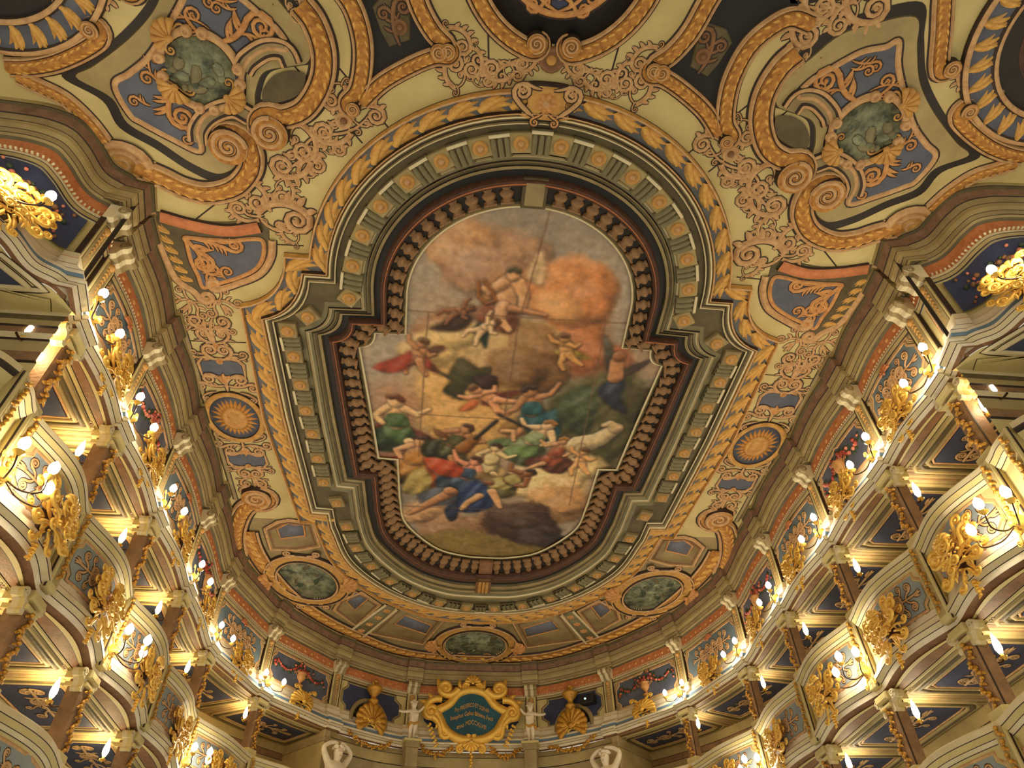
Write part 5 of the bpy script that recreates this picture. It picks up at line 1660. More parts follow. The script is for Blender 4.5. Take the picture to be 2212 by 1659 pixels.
# ------------------------------------------------------------ galleries: boxes with painted ceilings, columns, parapets
def fnode(k): return BAY[k][0] if k < 17 else BAY[16][-1]
COPING = [(-.22, 0.0, 'cream'), (.12, 0.0, 'cream'), (.15, -.03, 'pale'), (.15, -.12, 'line'), (.14, -.13, 'cream'), (.10, -.21, 'line'), (.095, -.22, 'pale'), (.05, -.27, 'line'), (.04, -.28, 'cream'), (.0, -.32, 'cream')]
def gallery(side, bays, zt, zb, tier):
    """one storey of open boxes: ceiling at zt, balcony rail at zb"""
    name = {1: 'upper', 2: 'middle'}[tier]
    root = thing('gallery_boxes', 'open boxes with painted ceilings in the %s gallery, %s side' % (name, side), 'gallery')
    D = 2.3
    # soffit strip and back wall
    B = ATT_B if tier == 1 else .24
    for nm, prof in (('soffit', [(-.14, zt + .03, 'cream', B), (-.17, zt + .03, 'line', B * .7), (-.18, zt + .03, 'brown', B * .66), (-.27, zt + .02, 'line', 0.0), (-.28, zt + .01, 'cream', 0.0), (-.34, zt - .01, 'cream', 0.0)]),
                     ('back_wall', [(-D, zt, 'khaki', 0), (-D, zt - .30, 'line', 0), (-D, zt - .32, 'wood', 0), (-D, zt - .5, 'line', 0), (-D, zt - .52, 'khaki', 0), (-D, zb - .6, 'cream', 0)])):
        mats = []
        for p in prof[:-1]:
            if p[2] not in mats: mats.append(p[2])
        g = G(); wall_skin(g, [run(bays, p[0], p[3]) for p in prof], [p[1] for p in prof], [mats.index(p[2]) for p in prof[:-1]])
        part(nm, g, mats, root, None, False)
    for i in bays:
        f = loge_map(i, zt); L = BAYL[i]; w = L / 2
        g = G()
        xs = np.linspace(-w, w, 9)
        V = []; F = []
        for x in xs:
            for y in (.30, D): V.append((x, y, 0))
        for k in range(8): F.append((2 * k, 2 * k + 2, 2 * k + 3, 2 * k + 1))
        g.add(V, F, 0)
        c = part('box_ceiling', g, ['cream'], root, f, False)
        if L < 1.2: continue
        iw = w - .42
        pl = [(-iw, .72), (iw, .72), (iw, D - .25), (-iw, D - .25)]
        g = G()
        def rect(a, b0, b1): return resample(np.array([(-a, b0), (a, b0), (a, b1), (-a, b1), (-a, b0)]), 29)[:-1]
        for a, b0, b1, r, m in ((iw + .2, .42, D - .1, .05, 0), (iw + .1, .52, D - .16, .06, 2), (iw + .0, .62, D - .22, .05, 0), (iw - .07, .70, D - .32, .025, 3)):
            tube(g, rect(a, b0, b1), r, 0, .9, .03, m, 1, 5, True)
        part('box_ceiling_frame', g, ['khaki', 'line', 'dark_olive', 'tan'], c, f)
        g = G(); plate(g, rect(iw - .1, .74, D - .38), .0, .014, 0); part('box_ceiling_panel', g, ['deep_blue'], c, f, False)
        g = G()
        o = arabesque(.42, iw * .8, .02, .05); g.merge(o, xf(0, 1.33, 1.0, PI / 2, h=.014))
        part('box_ceiling_arabesque', g, ['stone_tan', 'line'], c, f)
        # beam over the partition at the start of each bay, with lined mouldings
    for k in (list(bays) + [bays[-1] + 1]):
        if k in (0, 17): continue
        M = node_frame(k, zt, 0.0)
        g = G()
        for y, r, m in ((-.44, .03, 0), (-.37, .03, 2), (-.28, .05, 0), (-.19, .03, 2), (-.09, .055, 0), (0, .03, 2), (.09, .055, 0), (.19, .03, 2), (.28, .05, 0), (.37, .03, 2), (.44, .03, 0)):
            tube(g, np.array([(y, -.33), (y, -D)]), r, 0, .6, .02, m, 1)
        V = g.verts(); g.v = [np.stack([V[:, 0], -V[:, 2], V[:, 1]], 1)]
        part('beam_mouldings', g, ['olive', 'line', 'wood'], root, None, True, M)
    return root

def balcony(side, bays, zr, tier, stage=0):
    nm = {2: 'middle', 3: 'lower'}[tier]
    B = .24
    prof = [(d, zr + z, m) for d, z, m in COPING[:-1]] + [(.0, zr - .32, 'cream'), (-.02, zr - 1.10, 'line'), (-.01, zr - 1.11, 'white_plaster'), (.04, zr - 1.25, 'line'), (.045, zr - 1.26, 'white_plaster'), (.12, zr - 1.31, 'pale'), (.13, zr - 1.40, 'line'), (.12, zr - 1.41, 'pale'), (.03, zr - 1.46, 'line'), (.02, zr - 1.47, 'white_plaster'), (-.02, zr - 1.55, 'brown'), (-.2, zr - 1.60, 'brown')]
    lab = 'cream scalloped balcony front of the %s gallery along the %s wall' % (nm, side)
    o = profile_part('balcony', prof, None, bays, stage, B)
    tag(o, lab, 'balcony')
    for i in bays:
        L = BAYL[i]
        if L < 1.2: continue
        f = bay_map(i, -.01, B); w = L / 2 - .34
        zc = zr - .71
        P = shift(notched(w, .34, .14, .2), zc)
        g = G(); colplate(g, P, .012, 0); part('parapet_panel', g, ['mist_blue'], o, f, False)
        g = G(); tube(g, dense(shift(notched(w + .05, .37, .14, .2), zc)), .03, 0, .9, .014, 0, 1, 5, True)
        for s in (-1, 1):
            a = arabesque(.33, .5, .014, .034); g.merge(a, xf(s * w * .5, zc, 1.0, -s * PI / 2, h=.012))
            lathe(g, [(.075, 0), (.06, .04), (.03, .03), (.001, .05)], 10, (s * (w + .17), zc + .2), 0, 0)
        rosette(g, (0, zc), .11, 0, 0, .012)
        part('parapet_arabesque', g, ['tan', 'line'], o, f)
    for k in list(bays) + [bays[-1] + 1]:
        g = G()
        box(g, -.15, .15, -1.5, -.02, 0, .16, 0, .02); box(g, -.10, .10, -1.4, -.1, .16, .165, 1)
        box(g, .15, .158, -1.5, -.02, .09, .12, 3); box(g, -.158, -.15, -1.5, -.02, .09, .12, 3)
        for q in range(13):
            x = .03 * math.sin(q * 1.3)
            ball(g, (x, -.12 - q * .095, .19), .04, 2, 6); leaflet(g, (x, -.12 - q * .095), (x + .08 * (1 if q % 2 else -1), -.18 - q * .095), .028, 0, 2, 2, .17)
        part('parapet_pier', g, ['cream', 'khaki', 'old_gold', 'line'], o, None, True, node_frame(k, zr, .0))
    return o

GR = gallery('right', list(range(0, 7)), 10.22, 8.62, 1)
GL = gallery('left', list(range(10, 17)), 10.22, 8.62, 1)
gallery('right', list(range(0, 7)), 6.98, 5.5, 2)
gallery('left', list(range(10, 17)), 6.98, 5.5, 2)
balcony('right', list(range(0, 7)), 8.62, 2)
balcony('left', list(range(10, 17)), 8.62, 2)
balcony('right', list(range(0, 6)), 5.5, 3)
balcony('left', list(range(11, 17)), 5.5, 3)

# stage-side returns of the boxes
for sx in SIDES:
    nm = 'right' if sx > 0 else 'left'
    S0 = stage_run(sx, 0.0)
    def sp(prof, mats_):
        g = G(); mats = []
        for p in prof[:-1]:
            if p[2] not in mats: mats.append(p[2])
        wall_skin(g, [stage_run(sx, p[0]) for p in prof], [p[1] for p in prof], [mats.index(p[2]) for p in prof[:-1]])
        return g, mats
    front = stage_run(1, -.12)
    poly = np.vstack([front, [(11.5, 5.7), (11.5, 7.6), (7.3, 7.6)]])
    def flat(z):
        return lambda V: np.stack([sx * V[:, 0], V[:, 1], z - V[:, 2]], 1)
    g = G(); plate(g, poly, 0, 0, 0)
    o = part('stage_box', g, ['cream'], None, flat(10.24), False)
    tag(o, 'curved stage box with striped partition at the %s edge of the picture' % nm, 'box')
    g = G()
    for y0, y1, x0 in ((6.55, 7.1, 8.15), ):
        R_ = np.array([(x0, y0), (11.2, y0), (11.2, y1), (x0 - .35, y1)])
        plate(g, R_, 0, .012, 0); tube(g, dense(R_), .05, 0, .9, .03, 1, 2, 5, True); tube(g, dense(grow(R_, 1.12)), .04, 0, .9, .03, 1, 2, 5, True)
    part('box_ceiling_panel', g, ['deep_blue', 'pale', 'line'], o, flat(10.24))
    prof = [(0, 10.24, 'pale'), (.02, 10.12, 'line'), (.03, 10.1, 'dark_olive'), (.03, 9.98, 'line'), (.06, 9.96, 'khaki'), (.06, 9.84, 'line'), (.03, 9.82, 'wood'), (.03, 9.7, 'line'), (.05, 9.68, 'pale'), (.05, 9.55, 'line'), (.02, 9.53, 'khaki'), (.02, 9.3, 'line'), (.04, 9.28, 'wood'), (.04, 9.1, 'line'), (.0, 9.08, 'cream'), (.0, 7.2, 'cream')]
    mats = []
    for p in prof[:-1]:
        if p[2] not in mats: mats.append(p[2])
    g = G(); wall_skin(g, [np.array([(sx * 7.35, 7.55 - p[0]), (sx * 11.5, 7.55 - p[0])]) for p in prof], [p[1] for p in prof], [mats.index(p[2]) for p in prof[:-1]])
    part('partition', g, mats, o, None, False, None, 'partition with horizontal mouldings')
    g, m = sp([(-.2, 8.62, 'pale'), (.12, 8.62, 'pale'), (.14, 8.5, 'line'), (.05, 8.45, 'cream'), (.0, 8.3, 'cream'), (.0, 7.5, 'line'), (.08, 7.4, 'white_plaster'), (.1, 7.2, 'brown'), (-.2, 7.1, 'brown')], None)
    part('stage_box_front', g, m, o, None, False)

# columns
g = G()
box(g, -.16, .16, -1.42, -.16, -.14, .14, 0, .03); box(g, .16, .168, -1.42, -.2, .07, .10, 2)
box(g, -.20, .20, -.30, -.22, -.2, .2, 1, .02); box(g, -.23, .23, -.16, 0.0, -.23, .23, 1, .03); box(g, -.2, .2, -1.6, -1.42, -.2, .2, 1, .02)
COLM = mesh('shaft', g, ['wood', 'cream', 'line'], smooth=False)
g = G()
for k in range(15):
    y = -.32 - k * .075; x = .07 * math.sin(k * 1.1)
    ball(g, (x, y, .18 + .02 * math.cos(k * 1.1)), .042, 0, 6)
    leaflet(g, (x, y), (x + .11 * (1 if k % 2 else -1), y - .06), .03, 0, 0, 0, .16)
GARL = mesh('garland', g, ['old_gold'])
CONP = [(0, .0), (.26, .0), (.33, -.05), (.34, -.13), (.28, -.19), (.18, -.2), (.13, -.26), (.12, -.36), (.16, -.42), (.12, -.48), (.03, -.47), (0, -.42)]
g = G(); console(g, .16, CONP, (1, .92, 1)); side_volute(g, -.08, (.22, -.1), .085, -1, 0); side_volute(g, .08, (.22, -.1), .085, 1, 0)
CONS = mesh('console', g, ['pale', 'cream'], smooth=False)
def column(k, zt, hh, tier):
    side = side_of(k); r = rank_node(k)
    tn = 'upper' if tier == 1 else 'middle'
    where = 'under the pale ledge' if tier == 1 else 'under the middle balcony'
    lab = '%s garlanded square column from the stage, %s gallery, %s side' % (ORD[r - 1], tn, side)
    t = thing('column', lab, 'column', node_frame(k, zt, -.13), 'columns of the %s gallery' % tn)
    s = hh / 1.6
    obj('shaft', COLM, t, Matrix.Diagonal((1, s, 1, 1)))
    obj('garland', GARL, t, Matrix.Diagonal((1, s, 1, 1)))
    for x in (-1, 1):
        obj('console', CONS, t, Matrix.Translation((x * .13, .0, .04)) @ Matrix.Rotation(x * PI / 2, 4, 'Y') @ Matrix.Diagonal((1.15, .8, .85, 1)))
for k in list(range(1, 7)) + list(range(11, 17)):
    column(k, 10.24, 1.62, 1)
for k in list(range(1, 7)) + list(range(11, 17)):
    column(k, 7.0, 1.5, 2)

# plain lower wall of the middle bays under the cartouche
g = G()
mats = ['olive', 'line', 'khaki', 'orange', 'dark_olive']
prof = [(-.14, 10.25, 4), (-.05, 10.22, 0), (-.02, 10.05, 1), (-.03, 10.03, 2), (-.06, 9.7, 1), (-.1, 9.68, 0), (-.3, 9.2, 2), (-.3, 6.0, 2)]
wall_skin(g, [run([7, 8, 9], p[0]) for p in prof], [p[1] for p in prof], [p[2] for p in prof[:-1]])
part('lower_wall', g, mats, WALLS['back'][1], None, False)
for k in (7, 10):
    g = G(); box(g, -.26, .26, -4.2, .05, -2.5, -.06, 0, .02); box(g, -.3, .3, -.35, -.2, -2.5, .0, 1, .02); box(g, -.3, .3, -1.4, -1.28, -2.5, .0, 1, .02)
    part('end_pier', g, ['khaki', 'olive'], WALLS['back'][1], None, False, node_frame(k, 10.22, 0))

# ------------------------------------------------------------ gilt mounts, sconces, lamps
def gilt_mount(kind):
    """free-standing rocaille trophy about 1.1 m high: scrolls, leaves, shell, drops"""
    g = G(); h0 = .0
    K = dict(line=0, m=0, ml=0, seg=6)
    if kind == 'shell':
        shell(g, (0, -.12), .52, -.25, PI + .25, 10, 0, .05, .5)
        for s in (-1, 1):
            curl(g, (0, -.2), (s * .42, -.22), .3 * s, .13, -s, .06, None, 1.5, 0, 0, 0, .12, leaf=2, cl=.42)
            curl(g, (s * .1, .3), (s * .34, .46), -.3 * s, .1, -s, .05, None, 1.4, 0, 0, 0, .25, leaf=1, cl=.42)
            curl(g, (0, -.25), (s * .22, -.48), .3 * s, .1, s, .05, None, 1.4, 0, 0, 0, .1, leaf=2, cl=.42)
    else:
        r = random.Random({'a': 1, 'b': 2, 'c': 3}[kind])
        spec = [((0, -.1), (.30, .30), -.4, .15, -1, .05, .16), ((0, -.15), (.38, -.02), .35, .13, 1, .045, .2), ((0, -.2), (.30, -.36), .3, .13, 1, .045, .14), ((.05, .2), (.20, .52), -.3, .11, -1, .04, .12), ((0, -.3), (.16, -.58), .25, .09, 1, .035, .08), ((.1, 0), (.52, .30), .3, .09, -1, .035, .05),
                ((.1, .1), (.42, .48), -.3, .09, -1, .03, .1), ((.1, -.1), (.52, -.22), .3, .09, 1, .03, .08), ((0, .05), (.16, .2), -.5, .1, 1, .04, .26), ((0, -.2), (.16, -.14), .5, .09, -1, .035, .28)]
        for s in (-1, 1):
            for (p, q, b, R, sg, w, z) in spec:
                j = lambda: r.uniform(-.05, .05)
                curl(g, (s * p[0], p[1]), (s * (q[0] + j()), q[1] + j()), b * s, R, sg * s, w, None, 1.5, 0, 0, 0, z + r.uniform(-.04, .06), leaf=2, cl=.3)
        shell(g, (0, .3), .2, 0, PI, 5, 0, .22, .5)
        for k in range(20):
            a = r.random() * 6.28; q = r.uniform(.05, .42)
            ball(g, (q * math.cos(a), -.05 + q * 1.1 * math.sin(a), r.uniform(.14, .3)), r.uniform(.02, .04), 0, 7)
        for k in range(9):
            a = 2 * PI * k / 9 + .2
            leaflet(g, (.22 * math.cos(a), .22 * math.sin(a) - .03), (.5 * math.cos(a), .56 * math.sin(a) - .03), .04, 0, 0, 0, .1, .9)
    for k in range(5):
        ball(g, (0, -.6 - k * .07, .08), .05 - .005 * k, 0, 7)
        leaflet(g, (0, -.55 - k * .07), (.09 * (1 if k % 2 else -1), -.63 - k * .07), .03, 0, 0, 0, .06)
    return g
MOUNT = {k: mesh('scrollwork', gilt_mount(k), ['gold']) for k in ('a', 'b', 'c', 'shell')}
g = G(); lathe(g, [(.2, 0), (.19, .06), (.12, .09), (.001, .1)], 12, (0, -.05), 0, 0, 1, 1.3); PLATE = mesh('back_plate', g, ['bronze'])
def mount(i, tier):
    r = i if i < 8 else 16 - i
    side = 'right' if i < 8 else 'left'
    kind = ('a', 'b', 'c')[r % 3] if r < 6 else 'shell'
    if tier == 1 and r in (2, 6): kind = 'shell' if r == 6 else 'b'
    z, d = (10.78, -.02) if tier == 1 else (7.62, .26)
    where = 'on the attic ledge' if tier == 1 else 'on the middle balcony'
    t = thing('gilt_mount', 'gold rocaille ornament %s, %s bay from the stage, %s side' % (where, ORD[r - 1], side), 'ornament', bay_frame(i, z, d), 'gilt ornaments of the %s tier' % ('attic' if tier == 1 else 'balcony'))
    obj('back_plate', PLATE, t); obj('scrollwork', MOUNT[kind], t, Matrix.Diagonal((.98, .7, .9, 1)) if tier == 1 else Matrix.Diagonal((1.12, .78, 1.0, 1)))
for i in (1, 2, 3, 4, 5, 6, 10, 11, 12, 13, 14, 15): mount(i, 1)
for i in (1, 2, 3, 4, 5, 11, 12, 13, 14, 15): mount(i, 2)

def pt_light(name, parent, loc, power, col, r=.08):
    ld = bpy.data.lights.new(name, 'POINT'); ld.energy = power; ld.color = col; ld.shadow_soft_size = r
    o = bpy.data.objects.new(name, ld); COL.objects.link(o); o.parent = parent; o.location = loc
    return o
def arm3(pts, r):
    """round wire through 3D points"""
    g = G(); P = cr(pts, 6); n = len(P)
    T = np.gradient(P, axis=0); T /= np.linalg.norm(T, axis=1)[:, None] + 1e-9
    A = np.cross(T, np.array([.31, .2, .93])); A /= np.linalg.norm(A, axis=1)[:, None] + 1e-9
    Bn = np.cross(T, A)
    V = []
    for k in range(5):
        a = 2 * PI * k / 5
        V.append(P + A * (r * math.cos(a)) + Bn * (r * math.sin(a)))
    V = np.stack(V, 1).reshape(-1, 3)
    g.add(V, [(i * 5 + k, (i + 1) * 5 + k, (i + 1) * 5 + (k + 1) % 5, i * 5 + (k + 1) % 5) for i in range(n - 1) for k in range(5)], 0)
    return g
g = G(); spin(g, [(.001, -.05), (.03, -.045), (.07, 0), (.08, .012), (.045, .01), (.03, .02), (.03, .07), (.001, .07)], 10); CUP = mesh('drip_cup', g, ['gold'])
g = G(); spin(g, [(.001, 0), (.04, .015), (.07, .06), (.075, .11), (.055, .16), (.02, .2), (.001, .22)], 10); BULB = mesh('bulb', g, ['bulb'])
g = G(); spin(g, [(.001, 0), (.03, .03), (.055, .10), (.05, .18), (.028, .27), (.001, .34)], 10); FLAME = mesh('flame_bulb', g, ['flame'])
g = G()
lathe(g, [(.13, 0), (.12, .05), (.06, .08), (.05, .14), (.001, .16)], 12, (0, 0), 0)
for s in (-1, 1):
    curl(g, (0, .05), (s * .12, .2), -.3 * s, .05, -s, .03, None, 1.3, 0, 0, 0, .04); curl(g, (0, -.05), (s * .1, -.2), .3 * s, .05, s, .03, None, 1.3, 0, 0, 0, .04)
SPL = mesh('wall_plate', g, ['gold'])
def sconce_proto(n):
    t = thing('candle_sconce', 'x', 'sconce')
    obj('wall_plate', SPL, t, Matrix.Diagonal((1.2, 1.2, 1.2, 1)))
    if n == 2: tips = [(-.46, .0, .30), (.44, .02, .34)]
    else: tips = [(-.5, .05, .42), (.1, .12, .58), (.5, .05, .42)]
    for q in tips:
        g = arm3([(0, -.02, .1), (q[0] * .45, -.16, q[2] * .6), (q[0] * .9, -.14, q[2]), (q[0], q[1] - .03, q[2])], .014)
        a = part('arm', g, ['bronze'], t)
        obj('drip_cup', CUP, a, Matrix.Translation(q)); obj('bulb', BULB, a, Matrix.Translation((q[0], q[1] + .06, q[2])))
    pt_light('sconce_light', t, (0, .12, .34 if n == 2 else .5), SCONCE_W * (1 if n == 2 else 1.6), WARM)
    return t
S2 = sconce_proto(2); S3 = sconce_proto(3)
def put_sconce(proto, first, M, label, group):
    t = proto if first else copy_tree(proto)
    t.matrix_local = M; t['label'] = label; t['group'] = group
first = True
for k in (1, 2, 3, 4, 5, 6, 11, 12, 13, 14, 15, 16):
    r = rank_node(k)
    put_sconce(S2, first, node_frame(k, 10.74, -.02), 'two-bulb gilt sconce on the attic ledge, %s pilaster from the stage, %s side' % (ORD[r - 1], side_of(k)), 'twin sconces on the attic ledge'); first = False
first = True
for k in (1, 3, 5, 12, 14, 16):
    r = rank_node(k)
    put_sconce(S3, first, node_frame(k, 7.45, .12), 'three-bulb candelabrum on the middle balcony, %s pier from the stage, %s side' % (ORD[r - 1], side_of(k)), 'candelabra on the middle balcony'); first = False
# flame lamps beside the columns of the boxes
def flame_proto():
    t = thing('flame_lamp', 'x', 'lamp')
    g = arm3([(0, 0, 0), (0, .0, -.12), (0, .06, -.2)], .02); part('arm', g, ['bronze'], t)
    obj('drip_cup', CUP, t, Matrix.Translation((0, .08, -.2)) @ Matrix.Diagonal((.9, .9, .9, 1)))
    obj('flame_bulb', FLAME, t, Matrix.Translation((0, .12, -.2)) @ Matrix.Scale(1.15, 4))
    return t
FL = flame_proto(); first = True
for k in list(range(0, 7)) + list(range(11, 18)):
    for tier, z in ((1, 9.62), (2, 6.42)):
        if tier == 2 and (rank_node(k) > 4 or k in (0, 17)): continue
        r = rank_node(k); side = side_of(k)
        t = FL if first else copy_tree(FL); first = False
        t.matrix_local = node_frame(k, z, -.34)
        if r == 0: t.matrix_local = wall_frame(((7.75 if k == 0 else -7.75), 7.35), (0, -1), 9.5, 0)
        t['label'] = 'flame-shaped lamp in the stage box at the %s edge' % side if r == 0 else 'flame-shaped lamp behind the %s column from the stage, %s gallery, %s side' % (ORD[r - 1], 'upper' if tier == 1 else 'middle', side)
        t['group'] = 'flame lamps in the boxes'
        pt_light('lamp_light', t, (0, .2, -.45), LOGE_W * (1.5 if side == 'left' else .5), (1, .68, .28) if side == 'left' else (1, .8, .52), .07)
# stage box sconces
for sx, nm in ((1, 'right'), (-1, 'left')):
    M = wall_frame((sx * 7.9, 6.05), (-sx * .75, -.6), 10.75, 0.0)
    t = thing('gilt_mount', 'gold rocaille ornament at the %s edge of the picture on the curved stage box' % nm, 'ornament', M, 'gilt ornaments of the attic tier')
    obj('back_plate', PLATE, t); obj('scrollwork', MOUNT['a'], t, Matrix.Diagonal((.9, .75, .85, 1)))
    put_sconce(S2, False, wall_frame((sx * 8.0, 5.9), (-sx * .7, -.7), 10.85, .02), 'two-bulb gilt candle sconce on the curved stage box at the %s edge' % nm, 'twin sconces on the attic ledge')

# ------------------------------------------------------------ the gilt cartouche with its inscription
MC = bay_frame(8, 11.62, .12)
CT = thing('inscription_cartouche', 'large gilt cartouche with blue-green inscribed panel in the middle of the back wall', 'cartouche', MC)
PAN = cr([(0, .72), (.45, .6), (.75, .25), (1.02, .08), (1.18, -.02), (1.05, -.3), (.85, -.62), (.45, -.86), (0, -.92), (-.45, -.86), (-.85, -.62), (-1.05, -.3), (-1.18, -.02), (-1.02, .08), (-.75, .25), (-.45, .6)], 5, True)
g = G(); plate(g, PAN, .0, .06, 0); part('inscribed_panel', g, ['teal_panel'], CT, None, False)
g = G()
tube(g, PAN * 1.12, .17, .0, 1.1, 0, 0, 0, 8, True)
tube(g, PAN * 1.02, .06, .06, 1.0, 0, 0, 0, 6, True)
part('gilt_frame', g, ['gold'], CT)
g = G()
for s in (-1, 1):
    curl(g, (s * .55, .78), (s * 1.12, .6), -.35 * s, .25, s, .10, .15, 2.0, 0, 0, 0, .08, 1.2, 7, cl=.5)
    curl(g, (s * 1.15, .42), (s * 1.78, .08), .4 * s, .27, -s, .12, .13, 1.8, 0, 0, 0, .05, 1.2, 7, leaf=2, cl=.42)
    curl(g, (s * 1.45, -.25), (s * 1.15, -.78), -.3 * s, .2, -s, .10, .13, 1.7, 0, 0, 0, .06, 1.2, 7, leaf=1, cl=.42)
    curl(g, (s * .1, -.85), (s * .42, -1.2), -.4 * s, .14, -s, .09, .1, 1.6, 0, 0, 0, .06, 1.2, 7, leaf=2, cl=.42)
    curl(g, (s * .1, .95), (s * .3, 1.02), .3 * s, .12, -s, .08, .08, 1.5, 0, 0, 0, .1, 1.2, 6, leaf=2, cl=.42)
    leaflet(g, (s * 1.2, .8), (s * 1.34, 1.25), .1, 0, 0, 0, .06); leaflet(g, (s * 1.0, .72), (s * .9, 1.12), .07, 0, 0, 0, .06)
    leaflet(g, (s * .45, .85), (s * .5, 1.2), .08, 0, 0, 0, .06)
    for k in range(6): ball(g, (s * (1.55 - .06 * k), -.5 - .14 * k, .08), .06, 0, 7); leaflet(g, (s * (1.55 - .06 * k), -.5 - .14 * k), (s * (1.68 - .06 * k), -.58 - .14 * k), .05, 0, 0, 0, .05)
shell(g, (0, 1.0), .32, .1, PI - .1, 6, 0, .1, .5)
shell(g, (0, -1.12), .34, PI + .2, 2 * PI - .2, 6, 0, .08, .5)
for k in range(5): ball(g, (.04 * (k % 2), -1.5 - .1 * k, .08), .06, 0, 7)
part('gilt_scrolls', g, ['gold'], CT)
def text_mesh(txt, size, width, y0, bend):
    cu = bpy.data.curves.new('t', 'FONT'); cu.body = txt; cu.size = size; cu.align_x = 'CENTER'; cu.extrude = .006; cu.resolution_u = 3
    o = bpy.data.objects.new('t', cu); COL.objects.link(o)
    bpy.context.view_layer.update()
    dg = bpy.context.evaluated_depsgraph_get()
    me = bpy.data.meshes.new_from_object(o.evaluated_get(dg))
    bpy.data.objects.remove(o)
    n = len(me.vertices); co = np.zeros(n * 3); me.vertices.foreach_get('co', co); co = co.reshape(-1, 3)
    k = width / (co[:, 0].max() - co[:, 0].min()); x = co[:, 0] * k
    yy = co[:, 1] + y0 + bend * (np.cos(x / (width / 2) * PI * .95) * .5)
    me.vertices.foreach_set('co', np.stack([x, yy, .068 + co[:, 2]], 1).ravel())
    me.materials.clear(); me.materials.append(MATS['goldleaf'])
    return me
for txt, size, w, y, b in (('Pro FRIDERICO ET SOPHIA', .22, 1.3, .06, .2), ('Iosephus Gallus Bibiena Fecit', .22, 1.62, -.24, .2), ('anno MDCCXLVIII', .22, 1.1, -.56, .18)):
    obj('inscription_line', text_mesh(txt, size, w, y, b), CT)

# urns on shells in the bays beside it
for i, nm in ((7, 'right'), (9, 'left')):
    M = bay_frame(i, 11.82, .05)
    g = G(); spin(g, [(.001, -.42), (.07, -.42), (.09, -.38), (.05, -.33), (.16, -.26), (.2, -.2), (.16, -.14), (.1, -.1), (.1, -.02), (.2, .08), (.27, .18), (.3, .26), (.27, .3), (.12, .33), (.1, .38), (.001, .4)], 16)
    u = thing('gilt_urn', 'gold urn with flower finial standing above the shell niche %s of the cartouche' % nm, 'urn', M)
    part('urn_body', g, ['old_gold'], u)
    g = G(); rr = random.Random(i)
    for k in range(9): a = k * .7; leaflet(g, (0, .38), (.16 * math.cos(a), .46 + .12 * abs(math.sin(a))), .05, 0, 0, 0, .02)
    ball(g, (0, .52, .02), .08, 0, 8)
    part('finial', g, ['old_gold'], u)
    M2 = bay_frame(i, 10.95, -.06)
    sh = thing('gilt_shell', 'big gold scallop shell in the arched niche %s of the cartouche' % nm, 'shell', M2)
    g = G(); shell(g, (0, -.05), .64, -.75, PI + .75, 12, 0, .05, .28); part('scallop', g, ['old_gold'], sh)
    g = G()
    for s in (-1, 1): curl(g, (0, -.1), (s * .22, .02), -.3 * s, .08, -s, .045, None, 1.4, 0, 0, 0, .22, leaf=2, cl=.42); curl(g, (0, -.15), (s * .4, -.3), .2 * s, .1, s, .06, None, 1.3, 0, 0, 0, .12, leaf=1, cl=.42)
    part('shell_acanthus', g, ['gold'], sh)
# gilt garlands hung under the cartouche and urns
for i, u0, nm in ((7, 0, 'under the right urn'), (9, 0, 'under the left urn'), (8, -1.25, 'under the left end of the cartouche'), (8, 1.25, 'under the right end of the cartouche')):
    g = G(); rr = random.Random(i * 3 + int(u0))
    for k in range(26):
        t = k / 25; x = u0 + (t - .5) * (1.8 if i != 8 else 1.1); y = -.18 - .28 * math.sin(PI * t) + rr.uniform(-.05, .05)
        ball(g, (x, y, rr.uniform(.02, .12)), rr.uniform(.035, .065), 0, 6); a = rr.random() * 6.28
        leaflet(g, (x, y), (x + .13 * math.cos(a), y + .13 * math.sin(a)), .04, 0, 0, 0, .04)
    o = part('gilt_garland', g, ['old_gold'], None, None, True, bay_frame(i, 10.52, .1))
    tag(o, 'hanging gold leaf garland ' + nm, 'garland', 'gold garlands of the back wall')

# small projector tucked beside the right-hand urn
g = G(); box(g, -.26, .26, -.16, .16, 0, .34, 0, .03)
pj = part('projector', g, ['black'], None, None, False, bay_frame(7, 11.72, -.17) @ Matrix.Translation((.72, 0, 0)))
tag(pj, 'small black projector with a cyan light beside the right gold urn', 'projector')
g = G(); lathe(g, [(.07, 0), (.06, .05), (.001, .05)], 12, (-.02, -.03), 0, .34); part('lens', g, ['bronze'], pj)
g = G(); ball(g, (-.02, -.03, .40), .035, 0, 8); part('indicator_light', g, ['cyan_light'], pj)

